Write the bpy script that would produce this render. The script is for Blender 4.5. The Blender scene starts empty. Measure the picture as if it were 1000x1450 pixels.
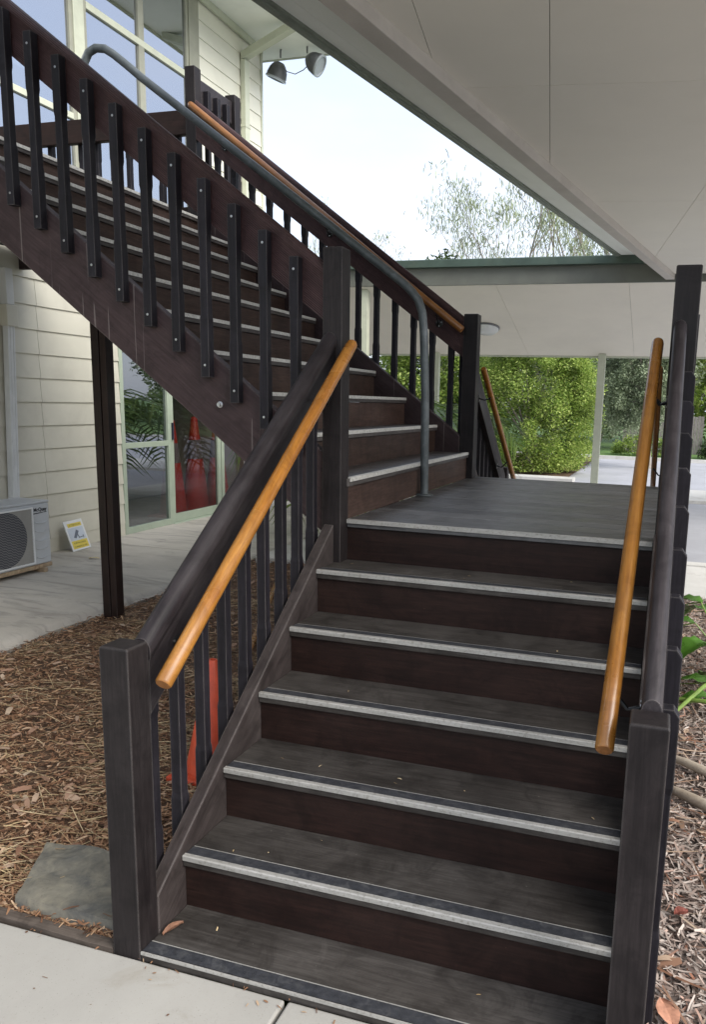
import bpy, bmesh, math, random
import numpy as np
from mathutils import Matrix, Vector
random.seed(7); rng = np.random.default_rng(7)
S = bpy.context.scene; C = S.collection

# ------------------------------------------------------------------ camera
cam_d = bpy.data.cameras.new('camera'); cam = bpy.data.objects.new('camera', cam_d); C.objects.link(cam)
def cam_axes(yaw, pitch, roll):
    cy, sy, cp, sp = math.cos(yaw), math.sin(yaw), math.cos(pitch), math.sin(pitch)
    f = Vector((-sy*cp, cy*cp, sp)); r = Vector((cy, sy, 0)); u = r.cross(f)
    cr, sr = math.cos(roll), math.sin(roll)
    return cr*r+sr*u, -sr*r+cr*u, f
r_, u_, f_ = cam_axes(0.29205723, -0.17881753, 0.02881812)
M = Matrix.Identity(4)
for i in range(3):
    M[i][0] = r_[i]; M[i][1] = u_[i]; M[i][2] = -f_[i]
M[0][3], M[1][3], M[2][3] = 1.30928, -1.8428, 1.57721
cam.matrix_world = M
cam_d.sensor_fit = 'VERTICAL'; cam_d.sensor_height = 24.0; cam_d.lens = 1094.97/1450*24
cam_d.shift_x = (500-607.68)/1450; cam_d.shift_y = (767.03-725)/1450
cam_d.clip_start = 0.05; cam_d.clip_end = 2000
S.camera = cam

# ------------------------------------------------------------------ world, sun, exposure
SUN_EL, SUN_ROT = math.radians(38), math.radians(112)
w = bpy.data.worlds.new('World'); S.world = w; w.use_nodes = True
nt = w.node_tree; nt.nodes.clear()
def N(t, ty, **k):
    n = t.nodes.new(ty)
    for a, b in k.items(): setattr(n, a, b)
    return n
out = N(nt, 'ShaderNodeOutputWorld'); bg = N(nt, 'ShaderNodeBackground')
sky = N(nt, 'ShaderNodeTexSky', sky_type='NISHITA', sun_disc=False)
sky.sun_elevation = SUN_EL; sky.sun_rotation = SUN_ROT; sky.dust_density = 2.0
tc = N(nt, 'ShaderNodeTexCoord'); mp = N(nt, 'ShaderNodeMapping'); mp.inputs['Scale'].default_value = (1.3, 1.3, 3.2)
no = N(nt, 'ShaderNodeTexNoise'); no.inputs['Scale'].default_value = 1.6; no.inputs['Detail'].default_value = 5; no.inputs['Roughness'].default_value = .55
cr = N(nt, 'ShaderNodeValToRGB'); cr.color_ramp.elements[0].position = .34; cr.color_ramp.elements[1].position = .74
cr.color_ramp.elements[0].color = (.60, .60, .60, 1); cr.color_ramp.elements[1].color = (.99, .99, .99, 1)
mx = N(nt, 'ShaderNodeMix', data_type='RGBA')
mx.inputs[7].default_value = (3.45, 3.65, 4.15, 1)      # bright overcast cloud, in the Nishita sky's own units
nt.links.new(tc.outputs['Generated'], mp.inputs[0]); nt.links.new(mp.outputs[0], no.inputs[0])
nt.links.new(no.outputs[0], cr.inputs[0]); nt.links.new(cr.outputs[0], mx.inputs[0])
nt.links.new(sky.outputs[0], mx.inputs[6]); nt.links.new(mx.outputs[2], bg.inputs[0])
bg.inputs[1].default_value = 0.1
nt.links.new(bg.outputs[0], out.inputs[0])
sun_d = bpy.data.lights.new('sun', 'SUN'); sun_d.energy = 1.5; sun_d.angle = math.radians(45); sun_d.color = (1, .96, .9)
sun = bpy.data.objects.new('sun', sun_d); C.objects.link(sun)
sd = Vector((math.sin(SUN_ROT)*math.cos(SUN_EL), math.cos(SUN_ROT)*math.cos(SUN_EL), math.sin(SUN_EL)))
sun.rotation_euler = sd.to_track_quat('Z', 'Y').to_euler(); sun.location = sd*30
S.view_settings.view_transform = 'Standard'; S.view_settings.look = 'None'
S.view_settings.exposure = 1.72; S.view_settings.gamma = 1.0; S.view_settings.use_curve_mapping = False

# ------------------------------------------------------------------ materials
def newmat(name):
    m = bpy.data.materials.new(name); m.use_nodes = True
    t = m.node_tree; t.nodes.clear()
    o = N(t, 'ShaderNodeOutputMaterial'); b = N(t, 'ShaderNodeBsdfPrincipled'); t.links.new(b.outputs[0], o.inputs[0])
    return m, t, b
def ramp(t, src, stops):
    r = N(t, 'ShaderNodeValToRGB'); e = r.color_ramp.elements
    while len(e) < len(stops): e.new(.5)
    for i, (p, c) in enumerate(stops):
        e[i].position = p; e[i].color = (c[0], c[1], c[2], 1) if not isinstance(c, (int, float)) else (c, c, c, 1)
    t.links.new(src, r.inputs[0]); return r.outputs[0]
def mixc(t, f, a, b, mode='MIX'):
    m = N(t, 'ShaderNodeMix', data_type='RGBA', blend_type=mode)
    for s, v in ((0, f), (6, a), (7, b)):
        if hasattr(v, 'links'): t.links.new(v, m.inputs[s])
        elif s == 0: m.inputs[0].default_value = v
        else: m.inputs[s].default_value = (*v, 1)
    return m.outputs[2]
def coords(t, scale=(1, 1, 1), rot=(0, 0, 0), rnd=True):
    tc = N(t, 'ShaderNodeTexCoord'); src = tc.outputs['Object']
    if rnd:
        oi = N(t, 'ShaderNodeObjectInfo'); v = N(t, 'ShaderNodeVectorMath', operation='SCALE')
        cx = N(t, 'ShaderNodeCombineXYZ')
        for i in range(3): t.links.new(oi.outputs['Random'], cx.inputs[i])
        t.links.new(cx.outputs[0], v.inputs[0]); v.inputs['Scale'].default_value = 37.0
        a = N(t, 'ShaderNodeVectorMath', operation='ADD'); t.links.new(src, a.inputs[0]); t.links.new(v.outputs[0], a.inputs[1]); src = a.outputs[0]
    m0 = N(t, 'ShaderNodeMapping'); m0.inputs['Rotation'].default_value = rot
    m = N(t, 'ShaderNodeMapping'); m.inputs['Scale'].default_value = scale
    t.links.new(src, m0.inputs[0]); t.links.new(m0.outputs[0], m.inputs[0]); return m.outputs[0], m0.outputs[0]
def noise(t, vec, sc, det=4, rough=.6, dist=0):
    n = N(t, 'ShaderNodeTexNoise'); n.inputs['Scale'].default_value = sc; n.inputs['Detail'].default_value = det
    n.inputs['Roughness'].default_value = rough; n.inputs['Distortion'].default_value = dist
    t.links.new(vec, n.inputs['Vector']); return n.outputs[0]
def bump(t, b, h, st, dist=.002, prev=None):
    n = N(t, 'ShaderNodeBump'); n.inputs['Strength'].default_value = st; n.inputs['Distance'].default_value = dist
    t.links.new(h, n.inputs['Height'])
    if prev is not None: t.links.new(prev, n.inputs['Normal'])
    t.links.new(n.outputs[0], b.inputs['Normal']); return n.outputs[0]
def wood(name, dark, light, worn, axis='x', rot=(0, 0, 0), rough=.6, wear=.35, spec=.22, ribs=None, edge=0, drips=0):
    m, t, b = newmat(name)
    s = {'x': (3.2, 46, 46), 'y': (46, 3.2, 46), 'z': (46, 46, 3.2)}[axis]
    v, v0 = coords(t, s, rot)
    g = noise(t, v, 1.0, 5, .65, .6); g2 = noise(t, v, 3.2, 3, .6)
    big = noise(t, v0, 2.4, 4, .6, .3); sc = noise(t, v0, 55, 3, .7); blot = noise(t, v0, 7.5, 6, .72, .8)
    c = mixc(t, ramp(t, g, [(.3, 0), (.72, 1)]), dark, light)
    c = mixc(t, ramp(t, big, [(.42, 0), (.75, wear)]), c, worn)
    c = mixc(t, ramp(t, g2, [(.32, .4), (.6, 0)]), c, tuple(x*.5 for x in dark))
    c = mixc(t, ramp(t, noise(t, v, .45, 6, .75, 1.5), [(.55, 0), (.75, .32)]), c, tuple(x*1.1 for x in worn))
    c = mixc(t, ramp(t, sc, [(.72, 0), (.78, .5)]), c, tuple(min(1, x*2.6) for x in worn))
    c = mixc(t, ramp(t, blot, [(.38, .45), (.52, 0)]), c, tuple(x*.55 for x in dark))
    c = mixc(t, ramp(t, blot, [(.60, 0), (.78, .5*wear)]), c, tuple(x*1.3 for x in worn))
    if drips:
        vd, _ = coords(t, (48, 48, 1.1), (0, 0, 0)); c = mixc(t, ramp(t, noise(t, vd, 1.0, 2, .5, .4), [(.66, 0), (.68, drips)]), c, (.33, .29, .27))
    if edge:                                               # paint rubbed back to grey timber along arrises
        ge = N(t, 'ShaderNodeNewGeometry')
        be = N(t, 'ShaderNodeBevel'); be.samples = 3; be.inputs[0].default_value = .006
        dp = N(t, 'ShaderNodeVectorMath', operation='DOT_PRODUCT'); t.links.new(be.outputs[0], dp.inputs[0]); t.links.new(ge.outputs['Normal'], dp.inputs[1])
        ee = ramp(t, dp.outputs['Value'], [(.86, edge), (.995, 0)])
        mm = N(t, 'ShaderNodeMath', operation='MULTIPLY'); t.links.new(ee, mm.inputs[0]); t.links.new(noise(t, v0, 9, 3), mm.inputs[1])
        c = mixc(t, mm.outputs[0], c, (.27, .25, .235))
    oi = N(t, 'ShaderNodeObjectInfo'); hs = N(t, 'ShaderNodeHueSaturation')
    vr = N(t, 'ShaderNodeMapRange'); vr.inputs[3].default_value = .82; vr.inputs[4].default_value = 1.18
    t.links.new(oi.outputs['Random'], vr.inputs[0]); t.links.new(vr.outputs[0], hs.inputs['Value']); t.links.new(c, hs.inputs['Color'])
    t.links.new(hs.outputs[0], b.inputs['Base Color'])
    rr = ramp(t, big, [(.3, rough-.12), (.7, rough+.12)]); t.links.new(rr, b.inputs['Roughness'])
    b.inputs['Specular IOR Level'].default_value = spec
    nb = bump(t, b, g, .35, .0015); nb = bump(t, b, g2, .3, .0008, nb)
    if ribs:
        wv = N(t, 'ShaderNodeTexWave', wave_type='BANDS', bands_direction=ribs[0]); wv.inputs['Scale'].default_value = ribs[1]; wv.inputs['Distortion'].default_value = .15
        t.links.new(v0, wv.inputs[0]); bump(t, b, wv.outputs[0], ribs[2], .003, nb)
    return m
SL = math.atan(.742)
TREAD = wood('tread timber', (0.0266, 0.0230, 0.0204), (0.0626, 0.0567, 0.0515), (0.1172, 0.1073, 0.0984), 'x', rough=.55, wear=.6)
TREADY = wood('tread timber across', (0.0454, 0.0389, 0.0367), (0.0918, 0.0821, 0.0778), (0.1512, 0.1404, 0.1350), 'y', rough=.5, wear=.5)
DECK = wood('landing timber', (.050, .050, .051), (.125, .125, .128), (.20, .20, .205), 'x', rough=.42, wear=.6, spec=.5, ribs=('Y', 46, .2))
RISER = wood('riser timber', (0.0103, 0.0052, 0.0040), (0.0250, 0.0118, 0.0091), (0.0405, 0.0223, 0.0170), 'x', rough=.62, wear=.45)
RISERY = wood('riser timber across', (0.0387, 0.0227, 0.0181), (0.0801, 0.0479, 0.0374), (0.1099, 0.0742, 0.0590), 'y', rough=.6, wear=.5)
POST = wood('post timber', (0.0090, 0.0071, 0.0077), (0.0200, 0.0161, 0.0164), (0.0401, 0.0332, 0.0328), 'z', rough=.55, wear=.5, edge=.5)
BAL = wood('baluster timber', (0.0079, 0.0069, 0.0094), (0.0173, 0.0151, 0.0204), (0.0325, 0.0288, 0.0353), 'z', rough=.6, wear=.4, edge=.5)
RAIL = wood('rail timber', (0.0162, 0.0129, 0.0146), (0.0369, 0.0310, 0.0332), (0.0701, 0.0627, 0.0648), 'y', rot=(-SL, 0, 0), rough=.48, wear=.5, edge=.5)
RAILX = wood('rail timber across', (0.0393, 0.0199, 0.0201), (0.0760, 0.0398, 0.0402), (0.1113, 0.0679, 0.0649), 'x', rot=(0, -SL, 0), rough=.5, wear=.4, ribs=('Z', 42, .5), edge=.4)
STRX = wood('stringer timber across', (0.0258, 0.0156, 0.0162), (0.0478, 0.0302, 0.0314), (0.0697, 0.0488, 0.0476), 'x', rot=(0, -SL, 0), rough=.62, wear=.4, edge=.7, drips=.22)
STR = wood('stringer timber', (0.0245, 0.0193, 0.0183), (0.0510, 0.0399, 0.0387), (0.0884, 0.0743, 0.0704), 'y', rot=(-SL, 0, 0), rough=.6, wear=.7, edge=.8)
BROWN = wood('brown post timber', (0.0097, 0.0049, 0.0043), (0.0243, 0.0108, 0.0081), (0.0378, 0.0189, 0.0140), 'z', rough=.5, wear=.3, edge=.3)
OILED = wood('oiled handrail timber', (0.2262, 0.0810, 0.0114), (0.3564, 0.1513, 0.0250), (0.4249, 0.2182, 0.0494), 'y', rot=(-SL, 0, 0), rough=.3, wear=.5, spec=.6)
OILEDX = wood('oiled handrail timber across', (0.2016, 0.0720, 0.0135), (0.3024, 0.1224, 0.0243), (0.3600, 0.1728, 0.0432), 'x', rot=(0, -SL, 0), rough=.33, wear=.4, spec=.6)
ENDG = wood('handrail end grain', (.24, .095, .028), (.36, .16, .055), (.42, .2, .08), 'z', rough=.6)
FENCEW = wood('weathered paling', (0.1600, 0.1400, 0.1300), (0.2600, 0.2400, 0.2200), (0.3300, 0.3100, 0.2900), 'z', rough=.8)
EDGEW = wood('weathered garden edging', (0.0504, 0.0392, 0.0308), (0.1064, 0.0868, 0.0728), (0.1400, 0.1176, 0.1008), 'x', rough=.8)

def plain(name, col, rough=.5, metal=0, var=.12, scale=6, dirt=None, bumps=0, spec=.5, dirtamt=.5):
    m, t, b = newmat(name)
    v, v0 = coords(t, (1, 1, 1))
    n = noise(t, v0, scale, 5, .6)
    c = mixc(t, ramp(t, n, [(.3, 0), (.7, 1)]), tuple(x*(1-var) for x in col), tuple(min(1, x*(1+var)) for x in col))
    if dirt: c = mixc(t, ramp(t, noise(t, v0, scale*.45, 6, .7, .5), [(.5, 0), (.72, dirtamt)]), c, dirt)
    t.links.new(c, b.inputs['Base Color']); b.inputs['Metallic'].default_value = metal
    t.links.new(ramp(t, n, [(.2, max(0.02, rough-.08)), (.8, min(1, rough+.08))]), b.inputs['Roughness'])
    b.inputs['Specular IOR Level'].default_value = spec
    if bumps: bump(t, b, noise(t, v0, scale*12, 4, .7), bumps, .002)
    return m
def strip_mat():
    m, t, b = newmat('worn aluminium nosing'); v, v0 = coords(t, (6, 60, 60)); n = noise(t, v, 1, 4, .7)
    ch = noise(t, v0, 90, 5, .8)
    c = mixc(t, ramp(t, n, [(.3, 0), (.7, 1)]), (.29, .285, .265), (.43, .42, .395))
    c = mixc(t, ramp(t, ch, [(.50, 0), (.68, .75)]), c, (.15, .14, .115))
    t.links.new(c, b.inputs['Base Color']); b.inputs['Roughness'].default_value = .42; b.inputs['Metallic'].default_value = .15
    bump(t, b, ch, .4, .001); return m
NOSE = strip_mat(); NOSE2 = NOSE.copy(); NOSE2.name = 'aluminium nosing brightened for upper light'  # upper flight's stronger light put into the strip colour as a paler copy
for n_ in NOSE2.node_tree.nodes:
    if n_.type == 'MIX':
        for k_ in (6, 7):
            if not n_.inputs[k_].is_linked: n_.inputs[k_].default_value = tuple(min(.82, q*1.65) for q in n_.inputs[k_].default_value[:3])+(1,)
GRIP = plain('black rubber grip strip', (.032, .034, .040), .5, var=.3, scale=60, bumps=.5, dirt=(.13, .13, .13), dirtamt=.5)
GREYMET = plain('grey painted steel', (.085, .098, .10), .42, .25, var=.2, scale=20, dirt=(.22, .24, .25), bumps=.08)
BLACKMET = plain('black bracket steel', (.02, .02, .02), .3, .6)
BOLT = plain('galvanised bolt', (.4, .4, .4), .35, .9)
CREAM = plain('cream weatherboard paint', (.56, .54, .45), .55, var=.05, scale=3, dirt=(.40, .38, .31), bumps=.05, dirtamt=.45)
CREAMUP = plain('cream upper weatherboard paint', (.66, .65, .55), .5, var=.04, scale=3, dirt=(.52, .50, .42), bumps=.05, dirtamt=.3)
TRIM = plain('pale green trim paint', (.50, .52, .41), .5, var=.06, scale=8, dirt=(.3, .3, .24), dirtamt=.3)
FRAMEG = plain('green grey window frame', (.36, .42, .33), .4, var=.06, scale=8, dirt=(.25, .28, .22), dirtamt=.3)
FRAMEU = plain('grey green upper frame', (.28, .28, .22), .45, var=.1, scale=8)
SOFFIT = plain('cream soffit sheet', (.82, .765, .66), .7, var=.03, scale=1.4, dirt=(.70, .65, .56), dirtamt=.4)
SOFFITN = plain('pale near soffit sheet', (.74, .70, .61), .7, var=.03, scale=1.2, dirt=(.66, .62, .53), dirtamt=.4)
SOFFITW = plain('white eave lining', (.88, .90, .84), .6, var=.03, scale=2, dirt=(.72, .74, .68), dirtamt=.4)
BEAMM = plain('putty painted beam', (.50, .46, .41), .6, var=.07, scale=5, dirt=(.38, .34, .30), dirtamt=.5)
JOINT = plain('joint shadow gap', (.20, .19, .16), .8)
GUTTER = plain('dark green gutter', (.055, .085, .068), .4, var=.2, scale=5, dirt=(.10, .12, .09))
FASCIA = plain('grey fascia board', (.13, .135, .115), .55, var=.1, scale=4, dirt=(.09, .09, .075))
GUTG = plain('grey green roof edge', (.20, .23, .19), .45, var=.2, scale=10, dirt=(.09, .1, .08))
WHITE = plain('white paint', (.72, .73, .72), .4, var=.04, scale=8, dirt=(.55, .55, .52), dirtamt=.3)
PIPEW = plain('white downpipe paint', (.62, .63, .62), .4, var=.05, scale=8, dirt=(.42, .42, .40), dirtamt=.35)
DARKIN = plain('dark interior', (.03, .03, .032), .8)
CONER = plain('red cone plastic', (.50, .030, .02), .45, var=.1, scale=12, dirt=(.35, .05, .03))
CONEO = plain('orange red cone plastic', (.50, .06, .02), .5, var=.25, scale=12, dirt=(.30, .06, .035), bumps=.2)
CONEG = plain('grey reflective band', (.22, .20, .20), .4)
ACW = plain('air conditioner casing', (.50, .52, .53), .45, var=.05, scale=8, dirt=(.36, .33, .28), dirtamt=.4)
RUST = plain('rusty base rail', (.36, .27, .17), .75, var=.35, scale=24, dirt=(.16, .07, .03), dirtamt=.9, bumps=.3)
DARKG = plain('dark grille', (.022, .026, .045), .5)
GRILLE = plain('grille wire', (.34, .33, .30), .45)
YEL = plain('yellow sign print', (.70, .56, .10), .5, var=.08, scale=30)
SGREY = plain('grey sign print', (.14, .16, .20), .5)
SBLACK = plain('black lettering', (.015, .015, .02), .5)
LAMPG = plain('grey lamp housing', (.15, .155, .16), .4, .3, var=.15, scale=20)
LAMPL = plain('dusty lamp lens', (.33, .36, .38), .2, var=.1)
LAMPW = plain('frosted lamp cover', (.66, .67, .66), .3, var=.04)
STONE = None

def concrete(name, c0, c1, stain, sc=1.0, streak=False):
    m, t, b = newmat(name); v, v0 = coords(t, (1, 1, 1), rnd=False)
    n = noise(t, v0, 1.3*sc, 6, .65, .4); f = noise(t, v0, 70, 4, .7); pit = noise(t, v0, 210, 2, .5)
    c = mixc(t, ramp(t, n, [(.35, 0), (.65, 1)]), c0, c1)
    if streak:
        v2, _ = coords(t, (.55, 2.6, 1), rnd=False); c = mixc(t, ramp(t, noise(t, v2, 2.2, 5, .7, 1.2), [(.5, 0), (.64, .85)]), c, stain)
    else:
        c = mixc(t, ramp(t, noise(t, v0, 3.1, 5, .7, .8), [(.56, 0), (.72, .6)]), c, stain)
    c = mixc(t, ramp(t, f, [(.62, 0), (.75, .35)]), c, tuple(x*.6 for x in stain))
    c = mixc(t, ramp(t, pit, [(.66, 0), (.74, .5)]), c, tuple(x*.45 for x in stain))
    t.links.new(c, b.inputs['Base Color']); b.inputs['Roughness'].default_value = .85
    nb = bump(t, b, f, .25, .002); bump(t, b, n, .2, .01, nb); return m
CONC = concrete('pale path concrete', (.30, .29, .265), (.36, .35, .32), (.25, .225, .18))
SLAB = concrete('stained verandah concrete', (.42, .39, .335), (.52, .49, .43), (.30, .28, .25), 1, True)
ROAD = concrete('weathered bitumen', (.32, .325, .35), (.38, .385, .415), (.26, .26, .275), .7)
KERB = concrete('kerb concrete', (.48, .47, .44), (.58, .57, .54), (.3, .28, .25))
SOIL = concrete('bed soil', (.08, .048, .03), (.15, .09, .055), (.03, .02, .014), 4)
SOILR = concrete('grey bed soil', (.09, .07, .06), (.15, .12, .10), (.05, .04, .035), 4)
GRASS = concrete('lawn grass', (.055, .12, .022), (.10, .18, .035), (.14, .16, .06), .5)
STONE = concrete('grey stepping stone', (.085, .085, .078), (.21, .195, .15), (.05, .052, .048), 9)
BARK = concrete('grey tree bark', (.20, .17, .14), (.33, .30, .26), (.12, .10, .08), 3)
STICKM = concrete('pale fallen branch bark', (.30, .24, .18), (.45, .39, .31), (.16, .12, .09), 9)

def island(name, stops, rough=.7, trans=0, spec=.3):
    m, t, b = newmat(name); g = N(t, 'ShaderNodeNewGeometry')
    c = ramp(t, g.outputs['Random Per Island'], stops)
    if trans:
        tcx = N(t, 'ShaderNodeTexCoord'); nn = noise(t, tcx.outputs['Object'], 1.7, 3, .6)
        c = mixc(t, ramp(t, nn, [(.36, .85), (.52, 0)]), c, tuple(x*.4 for x in stops[0][1])); c = mixc(t, ramp(t, nn, [(.55, 0), (.75, .35)]), c, stops[-1][1])
    t.links.new(c, b.inputs['Base Color']); b.inputs['Roughness'].default_value = rough; b.inputs['Specular IOR Level'].default_value = spec
    if trans:
        o = [n for n in t.nodes if n.type == 'OUTPUT_MATERIAL'][0]; tr = N(t, 'ShaderNodeBsdfTranslucent'); t.links.new(c, tr.inputs[0])
        ms = N(t, 'ShaderNodeMixShader'); ms.inputs[0].default_value = trans
        t.links.new(b.outputs[0], ms.inputs[1]); t.links.new(tr.outputs[0], ms.inputs[2]); t.links.new(ms.outputs[0], o.inputs[0])
    return m
CHIPL = island('brown mulch chips', [(0, (.06, .030, .018)), (.3, (.17, .085, .047)), (.6, (.28, .155, .085)), (.82, (.38, .24, .14)), (1, (.46, .33, .22))])
STRAW = island('dry straw', [(0, (.30, .20, .10)), (.5, (.46, .35, .19)), (1, (.60, .49, .31))])
CHIPR = island('grey mulch chips', [(0, (.11, .075, .06)), (.3, (.24, .18, .15)), (.6, (.36, .30, .26)), (.85, (.50, .44, .39)), (1, (.34, .16, .10))])
LEAFL = island('dry fallen leaves', [(0, (.20, .10, .06)), (.5, (.34, .22, .15)), (1, (.42, .33, .24))])
LEAFG = island('bright green leaves', [(0, (.13, .21, .04)), (.4, (.25, .37, .07)), (.75, (.39, .50, .11)), (1, (.55, .62, .2))], .5, .4)
LEAFB = island('blue green leaves', [(0, (.18, .22, .13)), (.5, (.31, .38, .23)), (1, (.44, .50, .33))], .5, .35)
LEAFD = island('deep green leaves', [(0, (.03, .055, .015)), (.5, (.06, .10, .03)), (1, (.11, .15, .05))], .5, .3)
LEAFE = island('eucalyptus leaves', [(0, (.24, .29, .16)), (.5, (.38, .44, .27)), (1, (.52, .55, .38))], .5, .3)
PALM = island('palm leaflets', [(0, (.05, .11, .02)), (.5, (.11, .20, .035)), (1, (.24, .33, .07))], .4, .35, .5)
BIGLEAF = plain('glossy broad leaf', (.06, .15, .02), .3, var=.35, scale=9, bumps=.1)
STEMG = plain('green stem', (.16, .25, .05), .45, var=.3, scale=9)
def glass(name, refl, tint):
    m = bpy.data.materials.new(name); m.use_nodes = True; t = m.node_tree; t.nodes.clear()
    o = N(t, 'ShaderNodeOutputMaterial'); a = N(t, 'ShaderNodeBsdfGlossy'); a.inputs['Roughness'].default_value = .004
    a.inputs[0].default_value = (.88, .92, 1.0, 1)
    tr = N(t, 'ShaderNodeBsdfTransparent'); tr.inputs[0].default_value = (*tint, 1)
    lw = N(t, 'ShaderNodeLayerWeight'); lw.inputs[0].default_value = .5; pw = N(t, 'ShaderNodeMath', operation='POWER'); t.links.new(lw.outputs['Facing'], pw.inputs[0]); pw.inputs[1].default_value = 4.5
    mr = N(t, 'ShaderNodeMapRange'); mr.inputs[3].default_value = refl; mr.inputs[4].default_value = 1
    ms = N(t, 'ShaderNodeMixShader'); t.links.new(pw.outputs[0], mr.inputs[0]); t.links.new(mr.outputs[0], ms.inputs[0])
    t.links.new(tr.outputs[0], ms.inputs[1]); t.links.new(a.outputs[0], ms.inputs[2]); t.links.new(ms.outputs[0], o.inputs[0]); return m
GLASSU = glass('reflective upper glass', .5, (.35, .36, .36))
GLASSL = glass('tinted lower glass', .26, (.5, .52, .5)); GLASSD = glass('door glass', .035, (.68, .66, .66))

# ------------------------------------------------------------------ mesh helpers
class MB:
    def __init__(s): s.v = []; s.f = []
    def add(s, vs, fs):
        k = len(s.v); s.v += [tuple(x) for x in vs]; s.f += [tuple(i+k for i in f) for f in fs]; return s
    def box(s, x0, x1, y0, y1, z0, z1):
        return s.add([(x0,y0,z0),(x1,y0,z0),(x1,y1,z0),(x0,y1,z0),(x0,y0,z1),(x1,y0,z1),(x1,y1,z1),(x0,y1,z1)],
                     [(0,3,2,1),(4,5,6,7),(0,1,5,4),(1,2,6,5),(2,3,7,6),(3,0,4,7)])
    def loft(s, secs, closed=True):
        n = len(secs[0]); vs = [p for q in secs for p in q]; fs = []
        for i in range(len(secs)-1):
            for j in range(n):
                a = i*n+j; b = i*n+(j+1) % n; fs.append((a, b, b+n, a+n))
        if closed: fs.append(tuple(range(n-1, -1, -1))); fs.append(tuple((len(secs)-1)*n+j for j in range(n)))
        return s.add(vs, fs)
    def tube(s, pts, r, n=12):
        pts = [Vector(p) for p in pts]; R = r if isinstance(r, (list, tuple)) else [r]*len(pts); secs = []; up = None
        for i, p in enumerate(pts):
            d = (pts[min(i+1, len(pts)-1)]-pts[max(i-1, 0)]).normalized()
            if up is None: up = Vector((0, 0, 1)) if abs(d.z) < .9 else Vector((0, 1, 0))
            a = d.cross(up).normalized(); up = a.cross(d).normalized()
            secs.append([p+(a*math.cos(2*math.pi*k/n)+up*math.sin(2*math.pi*k/n))*R[i] for k in range(n)])
        return s.loft(secs)
    def lathe(s, prof, n=24, axis='z', c=(0, 0, 0)):
        secs = []
        for r, h in prof:
            q = []
            for k in range(n):
                a = 2*math.pi*k/n; u, v = r*math.cos(a), r*math.sin(a)
                p = {'z': (u, v, h), 'y': (u, h, v), 'x': (h, u, v)}[axis]; q.append((p[0]+c[0], p[1]+c[1], p[2]+c[2]))
            secs.append(q)
        return s.loft(secs)
    def mesh(s, name, mat, smooth=False):
        me = bpy.data.meshes.new(name); me.from_pydata(s.v, [], s.f); me.materials.append(mat)
        bm = bmesh.new(); bm.from_mesh(me); bmesh.ops.recalc_face_normals(bm, faces=bm.faces); bm.to_mesh(me); bm.free()
        if smooth:
            for p in me.polygons: p.use_smooth = True
        return me
    def build(s, name, mat, parent=None, bevel=0, smooth=False, loc=(0, 0, 0)):
        o = bpy.data.objects.new(name, s.mesh(name, mat, smooth)); C.objects.link(o); o.location = loc
        if parent: o.parent = parent
        if bevel:
            b = o.modifiers.new('b', 'BEVEL'); b.width = bevel; b.segments = 2; b.limit_method = 'ANGLE'; b.angle_limit = math.radians(40)
        if smooth:
            e = o.modifiers.new('e', 'EDGE_SPLIT'); e.split_angle = math.radians(42)
        return o
def share(src, name, parent=None, loc=(0, 0, 0)):
    o = bpy.data.objects.new(name, src.data); C.objects.link(o); o.location = loc
    if parent: o.parent = parent
    for m in src.modifiers:
        n = o.modifiers.new(m.name, m.type)
        for k in ('width', 'segments', 'limit_method', 'angle_limit', 'split_angle'):
            if hasattr(m, k): setattr(n, k, getattr(m, k))
    return o
def tag(o, label=None, cat=None, group=None, kind=None):
    if label: o['label'] = label
    if cat: o['category'] = cat
    if group: o['group'] = group
    if kind: o['kind'] = kind
    return o
def thing(name, label, cat, loc=(0, 0, 0), group=None):
    o = bpy.data.objects.new(name, None); C.objects.link(o); o.empty_display_size = .1; o.location = loc
    tag(o, label, cat, group); return o
def rel(o, base):                      # keep world place while parented under a moved empty
    o.location = o.location-Vector(base); return o
def raw(name, V, F, mat, parent=None, smooth=False):
    me = bpy.data.meshes.new(name); V = np.asarray(V, np.float32); F = np.asarray(F, np.int32); k = F.shape[1]
    me.vertices.add(len(V)); me.vertices.foreach_set('co', V.ravel())
    me.loops.add(F.size); me.loops.foreach_set('vertex_index', F.ravel())
    me.polygons.add(len(F)); me.polygons.foreach_set('loop_start', np.arange(0, F.size, k, dtype=np.int32)); me.polygons.foreach_set('loop_total', np.full(len(F), k, np.int32))
    me.update(calc_edges=True); me.materials.append(mat)
    o = bpy.data.objects.new(name, me); C.objects.link(o)
    if parent: o.parent = parent
    return o
def chips(P, L, W, yaw, pitch, roll, curl):
    """bent strips: 6 vertices, 2 quads each"""
    n = len(P); cy, sy, cp, sp = np.cos(yaw), np.sin(yaw), np.cos(pitch), np.sin(pitch)
    d = np.stack([cy*cp, sy*cp, sp], 1); a = np.stack([-sy, cy, 0*cy], 1); u = np.cross(d, a)
    a2 = a*np.cos(roll)[:, None]+u*np.sin(roll)[:, None]; u2 = np.cross(d, a2)
    V = np.zeros((n, 6, 3))
    for i, t in enumerate((-1, 0, 1)):
        c = P+d*(t*L/2)[:, None]-u2*(curl*L*(t*t))[:, None]; ww = (W/2*(1 if t == 0 else .65))[:, None]
        V[:, 2*i] = c-a2*ww; V[:, 2*i+1] = c+a2*ww
    b = (np.arange(n)*6)[:, None]
    F = np.concatenate([b+np.array([0, 1, 3, 2]), b+np.array([2, 3, 5, 4])], 1).reshape(-1, 4)
    return V.reshape(-1, 3), F
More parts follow.
